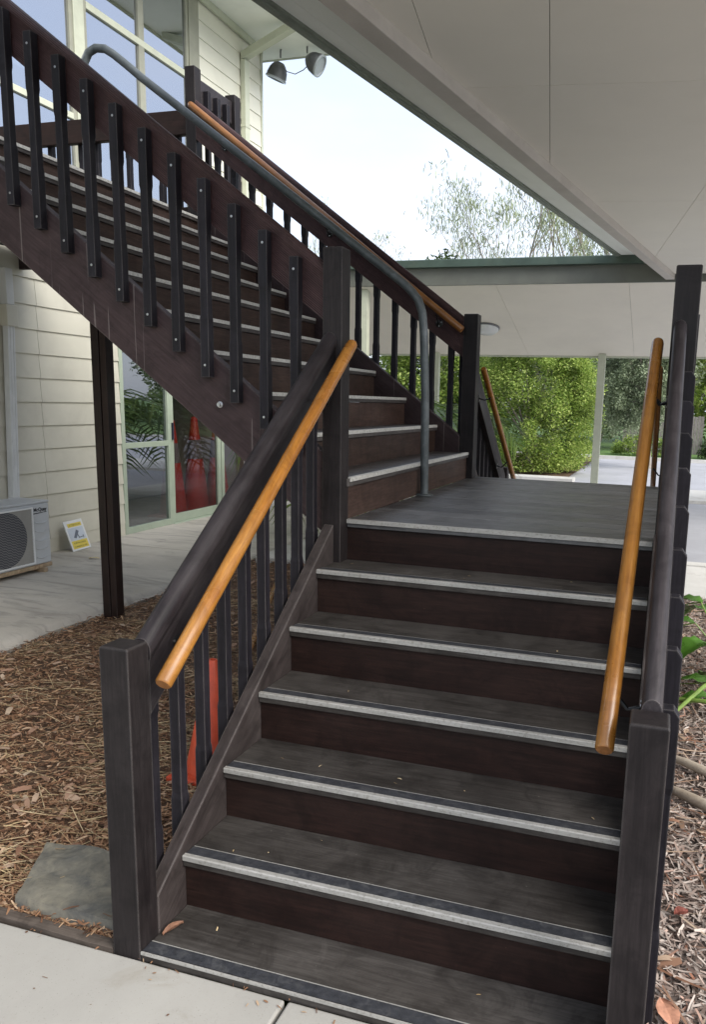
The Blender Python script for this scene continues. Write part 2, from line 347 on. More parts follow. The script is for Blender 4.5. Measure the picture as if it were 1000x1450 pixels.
def leaves(P, size, asp=.45, droop=0.0, rs=None):
    r = rs or rng; n = len(P)
    yaw = r.uniform(0, 2*np.pi, n); pitch = r.uniform(-1.2, .6, n)-droop; roll = r.uniform(-1.2, 1.2, n)
    L = size*r.uniform(.6, 1.3, n); cy, sy, cp, sp = np.cos(yaw), np.sin(yaw), np.cos(pitch), np.sin(pitch)
    d = np.stack([cy*cp, sy*cp, sp], 1); a = np.stack([-sy, cy, 0*cy], 1); u = np.cross(d, a)
    a2 = a*np.cos(roll)[:, None]+u*np.sin(roll)[:, None]
    V = np.zeros((n, 4, 3)); V[:, 0] = P-d*(L/2)[:, None]; V[:, 2] = P+d*(L/2)[:, None]
    V[:, 1] = P+a2*(L*asp/2)[:, None]; V[:, 3] = P-a2*(L*asp/2)[:, None]
    return V.reshape(-1, 3), (np.arange(n)[:, None]*4+np.arange(4))

# ------------------------------------------------------------------ dimensions
R0 = .175; Z0 = .0226; G = .23585; W = 1.292; L = Z0+6*R0
XU = .0375; G2 = .2265; YN, YF = 1.175, 3.262; LB = 3.43; DECKZ = L+10*R0
XW = -4.28; SLABZ = .05

# ================================================================== GROUND
def sheet(name, x0, x1, y0, y1, z, mat, th=0.0, kind='structure', nx=1):
    m = MB().box(x0, x1, y0, y1, z-max(th, .02), z); return tag(m.build(name, mat), kind=kind)
sheet('ground', -150, 150, -150, 300, -.14, GRASS)
sheet('lawn', -60, 70, 23.6, 150, .02, GRASS, .05)
sheet('road', -60, 70, 6.55, 23.5, -.055, ROAD, .03)
sheet('road', 4.5, 40, -40, 6.54, -.059, ROAD, .03)
k = sheet('kerb', 1.40, 4.5, 6.36, 6.54, .012, KERB, .09)
sheet('kerb', -60, 70, 23.5, 23.65, .05, KERB, .12)
sheet('path', 1.46, 4.4, 4.95, 6.35, 0.0, KERB, .06)
# front path slabs with an open joint
fp = tag(MB().box(.466, 1.372, -9, -.212, -.1, 0).build('path', CONC, bevel=.006), kind='structure')
tag(MB().box(-4.2, .455, -9, -.212, -.1, 0).build('path', CONC, bevel=.006), kind='structure')
tag(MB().box(1.40, 8, -9, -1.6, -.1, -.01).build('path', CONC, bevel=.006), kind='structure')
# verandah slab with a rough lip
vs = MB()
pts = []
for ya_, yb_ in ((-9, -1.0), (-.99, 2.735), (2.745, 4.70), (4.71, 9.6)):
  vs = MB(); prof = []
  ys = np.linspace(ya_, yb_, 60)
  for y in ys:
    e = .018*math.sin(y*2.1)+.012*math.sin(y*7.3+1)
    prof.append([(-4.30, y, -.1), (-2.49+e, y, -.1), (-2.46+e*1.3, y, SLABZ-.045), (-2.485+e, y, SLABZ-.038), (-2.50+e, y, SLABZ-.012), (-2.53+e, y, SLABZ), (-4.30, y, SLABZ)])
  vs.loft(prof); tag(vs.build('pavement', SLAB, smooth=True), kind='structure')
tag(MB().box(-2.44, -1.5, 4.75, 12.4, -.1, SLABZ-.004).build('pavement', KERB, bevel=.004), kind='structure')
tag(MB().box(-12, -2.46, 9.61, 14.2, -.1, SLABZ-.004).build('pavement', CONC, bevel=.004), kind='structure')
tag(MB().box(-2.43, 3.2, 12.45, 14.4, -.1, .0).build('pavement', KERB, bevel=.004), kind='structure')
tag(MB().box(-1.2, 1.40, 5.3, 6.35, -.1, .0).build('path', CONC, bevel=.004), kind='structure')

def bed(name, x0, x1, y0, y1, mat, seed, amp=.02):
    nx = max(2, int((x1-x0)/.05)); ny = max(2, int((y1-y0)/.05)); r = np.random.default_rng(seed)
    X, Y = np.meshgrid(np.linspace(x0, x1, nx+1), np.linspace(y0, y1, ny+1))
    Z = -.012+amp*(.5*np.sin(X*4.1+seed)*np.cos(Y*3.3)+.3*np.sin(X*9+Y*7)+r.normal(0, .22, X.shape))
    V = np.stack([X.ravel(), Y.ravel(), Z.ravel()], 1); i = np.arange(ny)[:, None]*(nx+1)+np.arange(nx)
    i = i.ravel(); F = np.stack([i, i+1, i+nx+2, i+nx+1], 1)
    return tag(raw(name, V, F, mat), kind='structure')
bed('garden_bed', -2.46, 1.30, -.172, 5.28, SOIL, 1)
bed('garden_bed', 1.30, 4.4, -1.58, 4.94, SOILR, 2)
bed('garden_bed', -16, -.75, 15.5, 23.4, SOIL, 3)
sheet('kerb', -16, -.55, 14.9, 15.45, .03, KERB, .09)
def mulch(name, n, box, mat, seed, L0, L1, W0, W1, bias=1.6, zo=.012, zs=.012, kind='stuff', label='', cat='', exclude=None):
    r = np.random.default_rng(seed); x0, x1, y0, y1 = box
    x = r.uniform(x0, x1, n); y = y0+(y1-y0)*r.uniform(0, 1, n)**bias
    if exclude is not None:
        k = ~exclude(x, y); x, y = x[k], y[k]; n = len(x)
    z = -.012+zo+np.abs(r.normal(0, zs, n)); P = np.stack([x, y, z], 1)
    V, F = chips(P, r.uniform(L0, L1, n), r.uniform(W0, W1, n), r.uniform(0, 2*np.pi, n), r.normal(0, .16, n), r.normal(0, .4, n), r.uniform(-.12, .2, n))
    V[:, 2] = np.maximum(V[:, 2], -.03)
    o = raw(name, V, F, mat); tag(o, label, cat, kind=kind); return o
mulch('mulch', 62000, (-2.47, -.03, -.172, 5.2), CHIPL, 11, .014, .05, .003, .009, 1.5, label='brown shredded bark mulch covering the bed under the stairs', cat='mulch')
mulch('mulch', 9000, (-.03, 1.25, .35, 5.2), CHIPL, 12, .02, .05, .003, .009, 1.2, label='brown bark mulch in the shade beneath the lower flight', cat='mulch')
mulch('mulch', 52000, (1.375, 2.6, -1.3, 4.9), CHIPR, 13, .018, .075, .003, .010, 1.25, label='bleached grey wood chip mulch to the right of the stairs', cat='mulch')
r = np.random.default_rng(21); n = 4200
tx = r.uniform(-2.3, -.1, 90); ty = -.05+3.6*r.uniform(0, 1, 90)**1.3; ci = r.integers(0, 90, n); cs = r.random(n) < .75
P = np.stack([np.where(cs, np.clip(tx[ci]+r.normal(0, .13, n), -2.35, -.1), r.uniform(-2.3, -.1, n)), np.where(cs, np.maximum(-.15, ty[ci]+r.normal(0, .06, n)), -.05+3.6*r.uniform(0, 1, n)**1.3), np.abs(r.normal(.02, .010, n))], 1)
V, F = chips(P, r.uniform(.03, .22, n), r.uniform(.0016, .0036, n), r.normal(.35, .5, n), r.normal(0, .1, n), r.normal(0, .3, n), r.uniform(-.04, .06, n))
tag(raw('dry_straw', V, F, STRAW), 'long pale dry grass stalks strewn over the brown mulch', 'straw', kind='stuff')
n = 500
P = np.stack([r.uniform(1.42, 2.5, n), r.uniform(-1, 4.5, n), np.abs(r.normal(.03, .01, n))], 1)
V, F = chips(P, r.uniform(.08, .26, n), r.uniform(.003, .008, n), r.uniform(0, 6.3, n), r.normal(0, .12, n), r.normal(0, .3, n), r.uniform(-.05, .08, n))
tag(raw('twigs', V, F, LEAFL), 'thin brown twigs scattered on the grey mulch', 'twigs', kind='stuff')
n = 420
P = np.stack([r.uniform(-2.3, -.15, n), -.05+4*r.uniform(0, 1, n)**1.4, np.abs(r.normal(.024, .008, n))], 1)
V, F = chips(P, r.uniform(.035, .07, n), r.uniform(.014, .028, n), r.uniform(0, 6.3, n), r.normal(0, .2, n), r.normal(0, .3, n), r.uniform(0, .2, n))
n = 240
P2 = np.stack([r.uniform(1.42, 2.5, n), r.uniform(-1.2, 4.5, n), np.abs(r.normal(.03, .008, n))], 1)
V2, F2 = chips(P2, r.uniform(.04, .09, n), r.uniform(.014, .026, n), r.uniform(0, 6.3, n), r.normal(0, .2, n), r.normal(0, .3, n), r.uniform(0, .25, n))
tag(raw('leaf_litter', np.concatenate([V, V2]), np.concatenate([F, F2+len(V)]), LEAFL), 'curled brown and pinkish leaves lying in the mulch beds', 'leaf litter', kind='stuff')

# timber edging and stone
ed = MB(); secs = []
for x in np.linspace(-2.45, -.095, 30):
    e = .004*math.sin(x*9); secs.append([(x, -.205+e, -.04), (x, -.205+e, .010), (x, -.172+e, .014), (x, -.172+e, -.04)])
ed.loft(secs); tag(ed.build('garden_edging', EDGEW, bevel=.002), 'weathered timber edging board between the pale path and the brown mulch', 'edging')
st = bmesh.new(); pts2 = [(-.505, -.155), (-.57, -.01), (-.635, .125), (-.54, .15), (-.40, .155), (-.22, .168), (-.10, .165), (-.095, .0), (-.10, -.15), (-.30, -.162)]
base = [st.verts.new((x, y, -.03)) for x, y in pts2]; st.faces.new(base)
ret = bmesh.ops.extrude_face_region(st, geom=st.faces[:]); 
for v in [g for g in ret['geom'] if isinstance(g, bmesh.types.BMVert)]: v.co.z = .045; v.co.x = v.co.x*.97-.01; v.co.y = v.co.y*.94
bmesh.ops.recalc_face_normals(st, faces=st.faces); bmesh.ops.triangulate(st, faces=st.faces[:]); bmesh.ops.subdivide_edges(st, edges=st.edges[:], cuts=5, use_grid_fill=True)
for v in st.verts:
    if v.co.z > 0: v.co.z += .006*math.sin(v.co.x*31)*math.cos(v.co.y*27)+random.uniform(-.002, .002)
    v.co.x += random.uniform(-.002, .002)
me = bpy.data.meshes.new('stepping_stone'); st.to_mesh(me); st.free(); me.materials.append(STONE)
so = bpy.data.objects.new('stepping_stone', me); C.objects.link(so); tag(so, 'flat grey stone in the mulch beside the left foot post', 'stone')

# ================================================================== STAIRS
def flight(name, label, steps, axis, mats, base=True):
    root = thing(name, label, 'stairs')
    for (a0, a1, c0, c1, z, has) in steps: pass
    return root
lower = thing('stair_flight', 'lower flight of dark timber stairs rising from the pale path to the landing', 'stairs')
# tread prototype (X-running): origin at nosing front top, x from 0..W
def tread_set(parent, y, z, depth, x0=0, x1=W, th=.034, mat=TREAD):
    t = MB().box(x0, x1, 0, depth, -th, -.0005).build('tread', mat, parent, .003, loc=(0, y, z))
    n_ = MB(); n_.add([(x0+.002, -.004, -.013), (x0+.002, -.004, .0005), (x0+.002, -.001, .003), (x0+.002, .0125, .003), (x0+.002, .0125, -.0003), (x0+.002, 0.0002, -.0003), (x0+.002, 0.0002, -.013),
                       (x1-.002, -.004, -.013), (x1-.002, -.004, .0005), (x1-.002, -.001, .003), (x1-.002, .0125, .003), (x1-.002, .0125, -.0003), (x1-.002, 0.0002, -.0003), (x1-.002, 0.0002, -.013)],
                      [(0,1,8,7),(1,2,9,8),(2,3,10,9),(3,4,11,10),(4,5,12,11),(5,6,13,12),(6,0,7,13),(0,6,5,4,3,2,1),(7,8,9,10,11,12,13)])
    n_.build('nosing_strip', NOSE, t)
    g = MB().box(x0+.004, x1-.004, .0145, .053, -.0003, .0018); g.build('grip_strip', GRIP, t)
    e = MB().box(x0+.004, x1-.004, .0565, .0582, -.0003, .0012); e.build('grip_edging', NOSE, t)
    return t
for k_ in range(6):
    y = k_*G; z = Z0+(k_+1)*R0
    if k_ < 5: tread_set(lower, y, z, G+.02)
    MB().box(0, W, y+.014, y+.034, Z0+k_*R0-(.0006 if k_ else -.0002), z-.0345).build('riser', RISER, lower, .001)
bt = MB().box(0, W, 0, G+.005, -.03, 0).build('tread', TREAD, lower, .003, loc=(0, -G+.028, Z0)); tag(bt, 'lowest board lying almost flush with the path')
MB().box(.002, W-.002, .006, .046, -.0002, .002).build('grip_strip', GRIP, bt)
MB().box(.002, W-.002, -.003, .002, -.006, .0024).build('nosing_strip', NOSE, bt)
MB().box(.002, W-.002, .0475, .0505, -.0002, .0014).build('grip_edging', NOSE, bt)
def stringer(name, mat, parent, xa, xb, y0, y1, ct, cb, s=.742, zmin=0.0, cap=None):
    m = MB()
    def top(y): return ct+s*y
    def bot(y): return max(zmin, cb+s*y)
    yk = (zmin-cb)/s; ysx = sorted({y0, y1, *( [yk] if y0 < yk < y1 else [])})
    secs = []
    for y in ysx: secs.append([(xa, y, bot(y)), (xb, y, bot(y)), (xb, y, top(y)), (xa, y, top(y))])
    m.loft(secs); return m.build(name, mat, parent, .004)
stringer('stringer', STR, lower, -.045, -.0005, -.122, 1.114, .232, -.11)
stringer('stringer', STR, lower, W+.0005, W+.045, -.107, 1.18, .232, -.11)
# carriage under the treads in the middle
stringer('carriage', RISER, lower, .62, .665, .05, 1.16, -.02, -.22)

land = thing('stair_landing', 'dark timber landing of narrow boards joining the three flights', 'landing')
yb = 1.182; first = True; nb = 16; bw = (LB-.002-yb)/nb
for i in range(nb):
    y0 = yb+i*bw; x0 = .031 if i == 0 else XU-.012
    b = MB().box(x0, W+.03 if i else W, 0, bw-.0025, -.032, random.uniform(-.0004, .0004)).build('deck_board', DECK, land, .0025, loc=(0, y0, L))
b6 = thing_n = MB(); n6 = MB().box(.032, W-.002, -.0035, .0165, -.0001, .003); n6.box(.032, W-.002, -.0045, -.0005, -.014, .0005); n6.build('nosing_strip', NOSE, land, loc=(0, 1.180, L))
MB().box(.034, W-.004, .0195, .030, 0.0008, .0022).build('grip_strip', GRIP, land, loc=(0, 1.180, L))
MB().box(.05, W, 1.20, 1.245, L-.22, L-.0345).build('joist', RISER, land, .003)
MB().box(.05, W, 3.37, 3.415, L-.22, L-.0345).build('joist', RISER, land, .003)
MB().box(W+.0005, W+.045, 1.29, LB-.01, L-.22, L-.033).build('side_beam', STR, land, .003)
MB().box(.026, .05, 1.25, 3.36, L-.22, L-.0345).build('side_beam', RISER, land, .003)
for x, y in ((.07, 3.33), (1.22, 3.33), (1.22, 1.27)):
    MB().box(x, x+.088, y-.088, y, -.05, L-.2205).build('support_post', BROWN, land, .003)

upper = thing('stair_flight', 'upper flight of dark timber stairs climbing left from the landing to the upper deck', 'stairs')
for j in range(1, 11):
    x = XU-(j-1)*G2; z = L+j*R0
    if j < 10: t = MB().box(-G2-.02, 0, YN+.0006, YF-.0006, -.034, -.0005).build('tread', TREADY, upper, .003, loc=(x, 0, z))
    else: t = MB().box(-.12, 0, YN+.0006, YF-.0006, -.034, -.0005).build('tread', TREADY, upper, .003, loc=(x, 0, z))
    n_ = MB().box(-.022, .002, YN+.02, YF-.012, -.0003, .003); n_.box(.0003, .004, YN+.02, YF-.012, -.014, .0005); n_.build('nosing_strip', NOSE2, t)
    MB().box(-.062, -.025, YN+.02, YF-.012, -.0003, .0018).build('grip_strip', GRIP, t)
    MB().box(x-.034, x-.014, YN+.0006, YF-.0006, z-R0-.0003, z-.0347).build('riser', RISERY, upper, .001)
def xstringer(parent, ya, yc, ct, cb, s, x0, x1, mat=STRX, zmin=.0, name='stringer', bev=.004):
    def bot(x): return max(zmin, cb-s*x)
    m = MB(); secs = []
    for x in (x0, x1): secs.append([(x, ya, bot(x)), (x, yc, bot(x)), (x, yc, ct-s*x), (x, ya, ct-s*x)])
    m.loft(secs); return m.build(name, mat, parent, bev)
ns = xstringer(upper, 1.130, YN, 1.3155, .975, .757, -2.02, -.056)
fs_ = xstringer(upper, YF, YF+.045, 1.335, .985, .757, -2.02, -.031)
for x, z in ((-.542, 1.54), (-1.9, 2.55)):
    m = MB().lathe([(.0001, 0), (.014, 0), (.014, .004), (.008, .006), (.008, .016), (.0001, .016)], 10, 'y'); 
    for i, v in enumerate(m.v): m.v[i] = (v[0]+x, 1.1295-v[1], v[2]+z)
    m.build('bolt', BOLT, ns)
xstringer(upper, 2.2, 2.245, 1.02, .80, .757, -1.95, -.1, RISER, name='carriage')

# brown posts holding the flight up
for (x, y, lab) in ((-2.36, 2.62, 'dark brown timber post standing at the edge of the concrete slab under the upper flight'),):
    p_ = thing('timber_post', lab, 'post', (x, y, 0))
    m = MB().box(-.062, .0, -.045, .045, -.06, 2.2); m.build('post_member', BROWN, p_, .004)
    m = MB().box(.0015, .052, -.038, .038, -.06, 2.2); m.build('post_member', BROWN, p_, .004)

# rear flight going down behind the landing
rear = thing('stair_flight', 'rear flight of stairs going down behind the landing', 'stairs')
for k_ in range(1, 6):
    y = LB+(k_-1)*G; z = L-k_*R0
    MB().box(0, W, 0, G+.02, -.034, 0).build('tread', TREAD, rear, .003, loc=(0, y, z))
    MB().box(0, W, y-.022, y-.002, z-.0005, z+R0-.034).build('riser', RISER, rear)
stringer('stringer', STR, rear, -.045, -.0005, LB+.01, LB+1.3, L+.2+.742*LB, L-.12+.742*LB, -.742)
stringer('stringer', STR, rear, W+.0005, W+.045, LB+.01, LB+1.3, L+.2+.742*LB, L-.12+.742*LB, -.742)

# ---- balustrades
def baluster_mesh(h, s=.040, inset=.0025, a=.20, b=.20, mat=BAL):
    """square stick, slimmed between rail and stringer with short stop chamfers, origin at bottom corner"""
    m = MB(); i = inset; lv = [(0, 0), (b, 0), (b+.02, i), (h-a-.02, i), (h-a, 0), (h, 0)]
    m.loft([[(q, q, z), (s-q, q, z), (s-q, s-q, z), (q, s-q, z)] for z, q in lv]); return m
def sloped(parent, name, mat, p0, p1, prof, lat, bevel=.0, smooth=False):
    """board with plumb cut ends: prof = [(lateral, vertical)]"""
    lat = Vector(lat); secs = []
    for p in (p0, p1):
        p = Vector(p); secs.append([p+lat*u+Vector((0, 0, v)) for u, v in prof])
    return MB().loft(secs).build(name, mat, parent, bevel, smooth)
def railprof(t, h, r=.5):
    """rounded top board with small coves, lateral 0..t, top at 0"""
    p = []
    for k in range(9):
        a = math.pi*k/8; p.append((t/2-math.cos(a)*t/2*1.0, -t*.62+math.sin(a)*t*.62))
    p += [(t, -t*.62-.018), (t-.005, -t*.62-.026), (t-.005, -h), (.005, -h), (.005, -t*.62-.026), (0, -t*.62-.018)]
    return p
def post(parent, x0, x1, y0, y1, z0, z1, mat=POST):
    m = MB(); c = .004
    m.loft([[(x0, y0, z0), (x1, y0, z0), (x1, y1, z0), (x0, y1, z0)], [(x0, y0, z1-c), (x1, y0, z1-c), (x1, y1, z1-c), (x0, y1, z1-c)],
            [(x0+c, y0+c, z1), (x1-c, y0+c, z1), (x1-c, y1-c, z1), (x0+c, y1-c, z1)]])
    return m.build('post', mat, parent, .004)
screw = MB().lathe([(.0001, 0), (.0055, 0), (.005, .0015), (.0001, .002)], 8, 'y')
SCREW = None
def screws(parent, pts):
    global SCREW
    for p in pts:
        if SCREW is None:
            SCREW = screw.build('screw', BOLT, parent, loc=p)
        else: share(SCREW, 'screw', parent, p)

bl = thing('balustrade', 'left balustrade of the lower flight running up from the short foot post', 'balustrade')
post(bl, -.090, 0, -.211, -.125, -.02, .915)
post(bl, -.055, .029, 1.115, 1.20, -.02, 2.172)
sloped(bl, 'rail', RAIL, (-.056, -.1245, 1.012-.1245*.747), (-.056, 1.1145, 1.012+1.1145*.747), railprof(.062, .215), (1, 0, 0), smooth=True)
hb = .742; proto = None
for i in range(-1, 8):
    y = .0865+.1365*i
    if y+.04 > 1.11: continue
    bot = max(0, .742*y-.02); top = .90+.742*y
    m = baluster_mesh(top-bot, a=.2, b=.28)
    m.build('baluster', BAL, bl, .0015, loc=(-.0975, y, bot))
br = thing('balustrade', 'right balustrade of the lower flight between the thick foot post and the tall landing post', 'balustrade')
post(br, 1.281, 1.367, -.2, -.108, -.02, .905)
post(br, 1.296, 1.386, 1.182, 1.272, -.02, 2.085)
sloped(br, 'rail', RAIL, (1.3030, -.1075, 1.01-.1075*.749), (1.3030, 1.1815, 1.01+1.1815*.749), railprof(.047, .205), (1, 0, 0), smooth=True)
for i in range(0, 9):
    y = .1415*i-.002
    bot = max(-.02, .742*y-.03); top = .872+.742*y
    s = .04; x0 = 1.3525
    m = MB(); c = .014
    m.loft([[(q, q, z), (s-q, q, z), (s-q, s-q, z), (q, s-q, z)] for z, q in ((0, 0), (.28, 0), (.30, .0035), (top-bot-.22, .0035), (top-bot-.2, 0), (top-bot-c*1.4, 0))] +
           [[(0, 0, top-bot), (s-c, 0, top-bot), (s-c, s, top-bot), (0, s, top-bot)]])
    m.build('baluster', BAL, br, .0008, loc=(x0, y, bot))
# upper near balustrade
bu = thing('balustrade', 'near balustrade of the upper flight with a wide reeded rail board', 'balustrade')
sloped(bu, 'rail', RAILX, (-2.03, 1.129, 2.073+2.03*.7485), (-.0555, 1.129, 2.073+.0555*.7485), railprof(.05, .225), (0, 1, 0), bevel=0, smooth=True)
post(bu, -2.115, -2.031, 1.115, 1.2, DECKZ, 3.84)
bm_ = baluster_mesh(.794, s=.040, a=.22, b=.24); bp = None
for i in range(0, 14):
    x = -.1715-.1385*i; zb = 1.211-.754*x
    if bp is None: bp = bm_.build('baluster', BAL, bu, .0015, loc=(x-.02, 1.0885, zb)); o = bp
    else: o = share(bp, 'baluster', bu, (x-.02, 1.0885, zb))
    q = MB().lathe([(.0001, 0), (.0055, 0), (.005, -.0015), (.0001, -.002)], 8, 'y', (.02, 0, 0))
    s1 = q.build('screw', BOLT, o, loc=(0, -.0002, .745)); share(s1, 'screw', o, (0, -.0002, .05))
# upper far balustrade
bf = thing('balustrade', 'far balustrade of the upper flight carrying the timber handrail', 'balustrade')
post(bf, -.030, .066, 3.268, 3.358, L-.2, 2.155)
post(bf, -2.115, -2.035, 3.278, 3.358, L+1.2, 3.835)
sloped(bf, 'rail', RAILX, (-2.034, 3.272, 2.115+2.034*.737), (-.031, 3.272, 2.115+.031*.737), railprof(.05, .262), (0, 1, 0), smooth=True)
bp2 = None
for i in range(14):
    x = -.129-.1365*i; zb = 1.2-.76*x
    if bp2 is None: bp2 = bm_.build('baluster', BAL, bf, .0015, loc=(x-.02, 3.3235, zb))
    else: share(bp2, 'baluster', bf, (x-.02, 3.3235, zb))
# landing right side balustrade
lr = thing('balustrade', 'level balustrade along the right edge of the landing', 'balustrade')
post(lr, 1.3, 1.386, 3.27, 3.36, L-.25, 2.085)
sloped(lr, 'rail', RAIL, (1.306, 1.2735, 2.0), (1.306, 3.2695, 2.0), railprof(.048, .18), (1, 0, 0), smooth=True)
b0 = baluster_mesh(.98).build('baluster', BAL, lr, .0015, loc=(1.355, 1.36, L-.12))
for i in range(1, 14): share(b0, 'baluster', lr, (1.355, 1.36+.1415*i, L-.12))
# rear flight balustrades
for xs, xb_, lab in ((-.05, -.092, 'left balustrade of the rear flight sloping down behind the landing'), (1.306, 1.356, 'right balustrade of the rear flight behind the tall landing post')):
    rr_ = thing('balustrade', lab, 'balustrade')
    y0 = 3.36; zt = 2.03
    sloped(rr_, 'rail', RAIL, (xs, y0+.001, zt), (xs, y0+1.42, zt-1.42*.742), railprof(.048, .19), (1, 0, 0), smooth=True)
    post(rr_, xs-.03, xs+.06, y0+1.421, y0+1.51, -.02, zt-1.42*.742+.06)
    b_ = None
    for i in range(10):
        y = y0+.06+.1415*i; zb = max(0, L-.02-.742*(y-LB))
        if y > y0+1.38: break
        if b_ is None: b_ = baluster_mesh(.86).build('baluster', BAL, rr_, .0015, loc=(xb_, y, zb))
        else: share(b_, 'baluster', rr_, (xb_, y, zb-.0))
# deck and its rails
deck = thing('upper_deck', 'dark timber upper deck at the head of the stairs under the big windows', 'deck')
for i in range(15):
    x1 = XU-9*G2-.1215-i*.14
    MB().box(x1-.135, x1, .4, 3.95, DECKZ-.03, DECKZ).build('deck_board', TREADY, deck, .002)
MB().box(-4.26, -2.12, 3.9, 3.945, DECKZ-.2, DECKZ-.031).build('edge_beam', STRX, deck, .003)
MB().box(-4.26, -2.12, .42, .465, DECKZ-.2, DECKZ-.031).build('edge_beam', STRX, deck, .003)
MB().box(-2.10, -2.055, .42, 1.11, DECKZ-.2, DECKZ-.031).build('edge_beam', STRX, deck, .003)
MB().box(-4.26, -2.2, 1.6, 1.645, DECKZ-.2, DECKZ-.031).build('edge_beam', STRX, deck, .003)
dr = thing('balustrade', 'dark railing crossing the upper deck from the stair head post towards the windows', 'balustrade')
m = MB().box(-4.22, -2.1155, 3.29, 3.34, 3.395, 3.56); m.build('rail', RISER, dr, .006)
for i in range(14):
    if i == 0: b1_ = baluster_mesh(.62).build('baluster', BAL, dr, .0015, loc=(-2.26, 3.345, DECKZ+.05))
    else: share(b1_, 'baluster', dr, (-2.26-.14*i, 3.345, DECKZ+.05))
MB().box(-4.24, -2.1155, 3.30, 3.34, DECKZ+.02, DECKZ+.09).build('bottom_rail', RISER, dr, .004)
dr2 = thing('balustrade', 'short dark railing between two posts at the far edge of the upper deck', 'balustrade')
post(dr2, -2.115, -2.03, 3.80, 3.885, DECKZ-.2, 3.83)
MB().box(-2.10, -2.055, 3.3585, 3.7995, 3.62, 3.78).build('rail', RAIL, dr2, .006)
for i in range(3): baluster_mesh(.95).build('baluster', BAL, dr2, .0015, loc=(-2.054, 3.41+.125*i, DECKZ-.06))

# ---- oiled handrails
def bracket(parent, wall, up, axis='x', s=1):
    """rosette on the rail face, curved arm, small saddle below the handrail"""
    wall = Vector(wall); up = Vector(up)
    m = MB(); d = Vector((1, 0, 0)) if axis == 'x' else Vector((0, 1, 0)); d = d*s
    pr = [(.0001, 0), (.026, 0), (.026, .003), (.021, .006), (.0001, .006)]
    q = MB().lathe(pr, 18, axis)
    sgn = s
    v = [((p[0]*sgn if axis == 'x' else p[0])+wall.x, (p[1]*sgn if axis == 'y' else p[1])+wall.y, p[2]+wall.z) for p in q.v]
    m.add(v, q.f); pts = [wall+d*.004, wall+d*.02+Vector((0, 0, -.006)), Vector((up.x, up.y, wall.z-.01))*.5+wall*.5+Vector((0, 0, -.006)), Vector((up.x, up.y, up.z-.03)), Vector((up.x, up.y, up.z-.018))]
    m.tube(pts, .0055, 8); m.build('bracket', BLACKMET, parent, smooth=True)
    g = MB().lathe([(.0001, 0), (.004, 0), (.004, .008), (.0001, .008)], 6, axis)
    for k in range(3):
        a = 2*math.pi*k/3+.5; c = wall+Vector((0, math.cos(a)*.017, math.sin(a)*.017)) if axis == 'x' else wall+Vector((math.cos(a)*.017, 0, math.sin(a)*.017))
        vv = [((p[0]*sgn if axis == 'x' else p[0])+c.x, (p[1]*sgn if axis == 'y' else p[1])+c.y, p[2]+c.z) for p in g.v]
        MB().add(vv, g.f).build('bracket_screw', BOLT, parent)
def handrail(label, p0, p1, r, mat, brs, axis):
    h = thing('handrail', label, 'handrail')
    p0, p1 = Vector(p0), Vector(p1); d = (p1-p0).normalized()
    pts = [p0, p0+d*.004]+[p0.lerp(p1, k/8) for k in range(1, 8)]+[p1-d*.02, p1-d*.008, p1]
    rr = [r-.003, r]+[r]*7+[r, r*.93, r*.72]
    MB().tube(pts, rr, 20).build('rail', mat, h, smooth=True)
    e = MB().tube([p0-d*.0008, p0+d*.001], r-.0035, 20); e.build('end_grain', ENDG, h)
    for wall, up in brs: bracket(h, wall, up, axis, 1 if (up[0]-wall[0] if axis == 'x' else up[1]-wall[1]) > 0 else -1)
    return h
def on(p0, p1, t): return tuple(Vector(p0).lerp(Vector(p1), t))
a0, a1 = (.075, -.168, .815), (.068, 1.137, 1.802)
handrail('honey coloured round handrail on the left rail of the lower flight', a0, a1, .0235, OILED,
         [((-.0045, .005, .872), on(a0, a1, .14)), ((-.0045, .97, 1.566), on(a0, a1, .87))], 'x')
a0, a1 = (1.230, -.152, .812), (1.252, 1.215, 1.822)
handrail('honey coloured round handrail on the right rail beside the thick foot post', a0, a1, .0215, OILED,
         [((1.3075, .0, .868), on(a0, a1, .115)), ((1.3075, 1.0, 1.60), on(a0, a1, .84))], 'x')
a0, a1 = (-.022, 3.2, 2.045), (-2.03, 3.2, 3.557)
handrail('honey coloured handrail along the far side of the upper flight', a0, a1, .0235, OILEDX,
         [((x, 3.2765, 2.045-.745*x-.10), (x, 3.2, 2.045-.745*x-.012)) for x in (-.2, -1.0, -1.8)], 'y')
a1, a0 = (.075, 3.44, 1.812), (.09, 4.70, .93)
handrail('orange brown handrail on the left rail of the rear flight', a0, a1, .021, OILED,
         [((-.007, y, 1.97-.742*(y-3.36)-.12), (.08, y, 1.812-.7*(y-3.44))) for y in (3.68, 4.4)], 'x')
a1, a0 = (1.235, 3.44, 1.835), (1.235, 4.70, .93)
handrail('orange brown handrail on the right rail of the rear flight', a0, a1, .021, OILED,
         [((1.311, y, 1.97-.742*(y-3.36)-.12), (1.235, y, 1.835-.718*(y-3.44))) for y in (3.68, 4.4)], 'x')
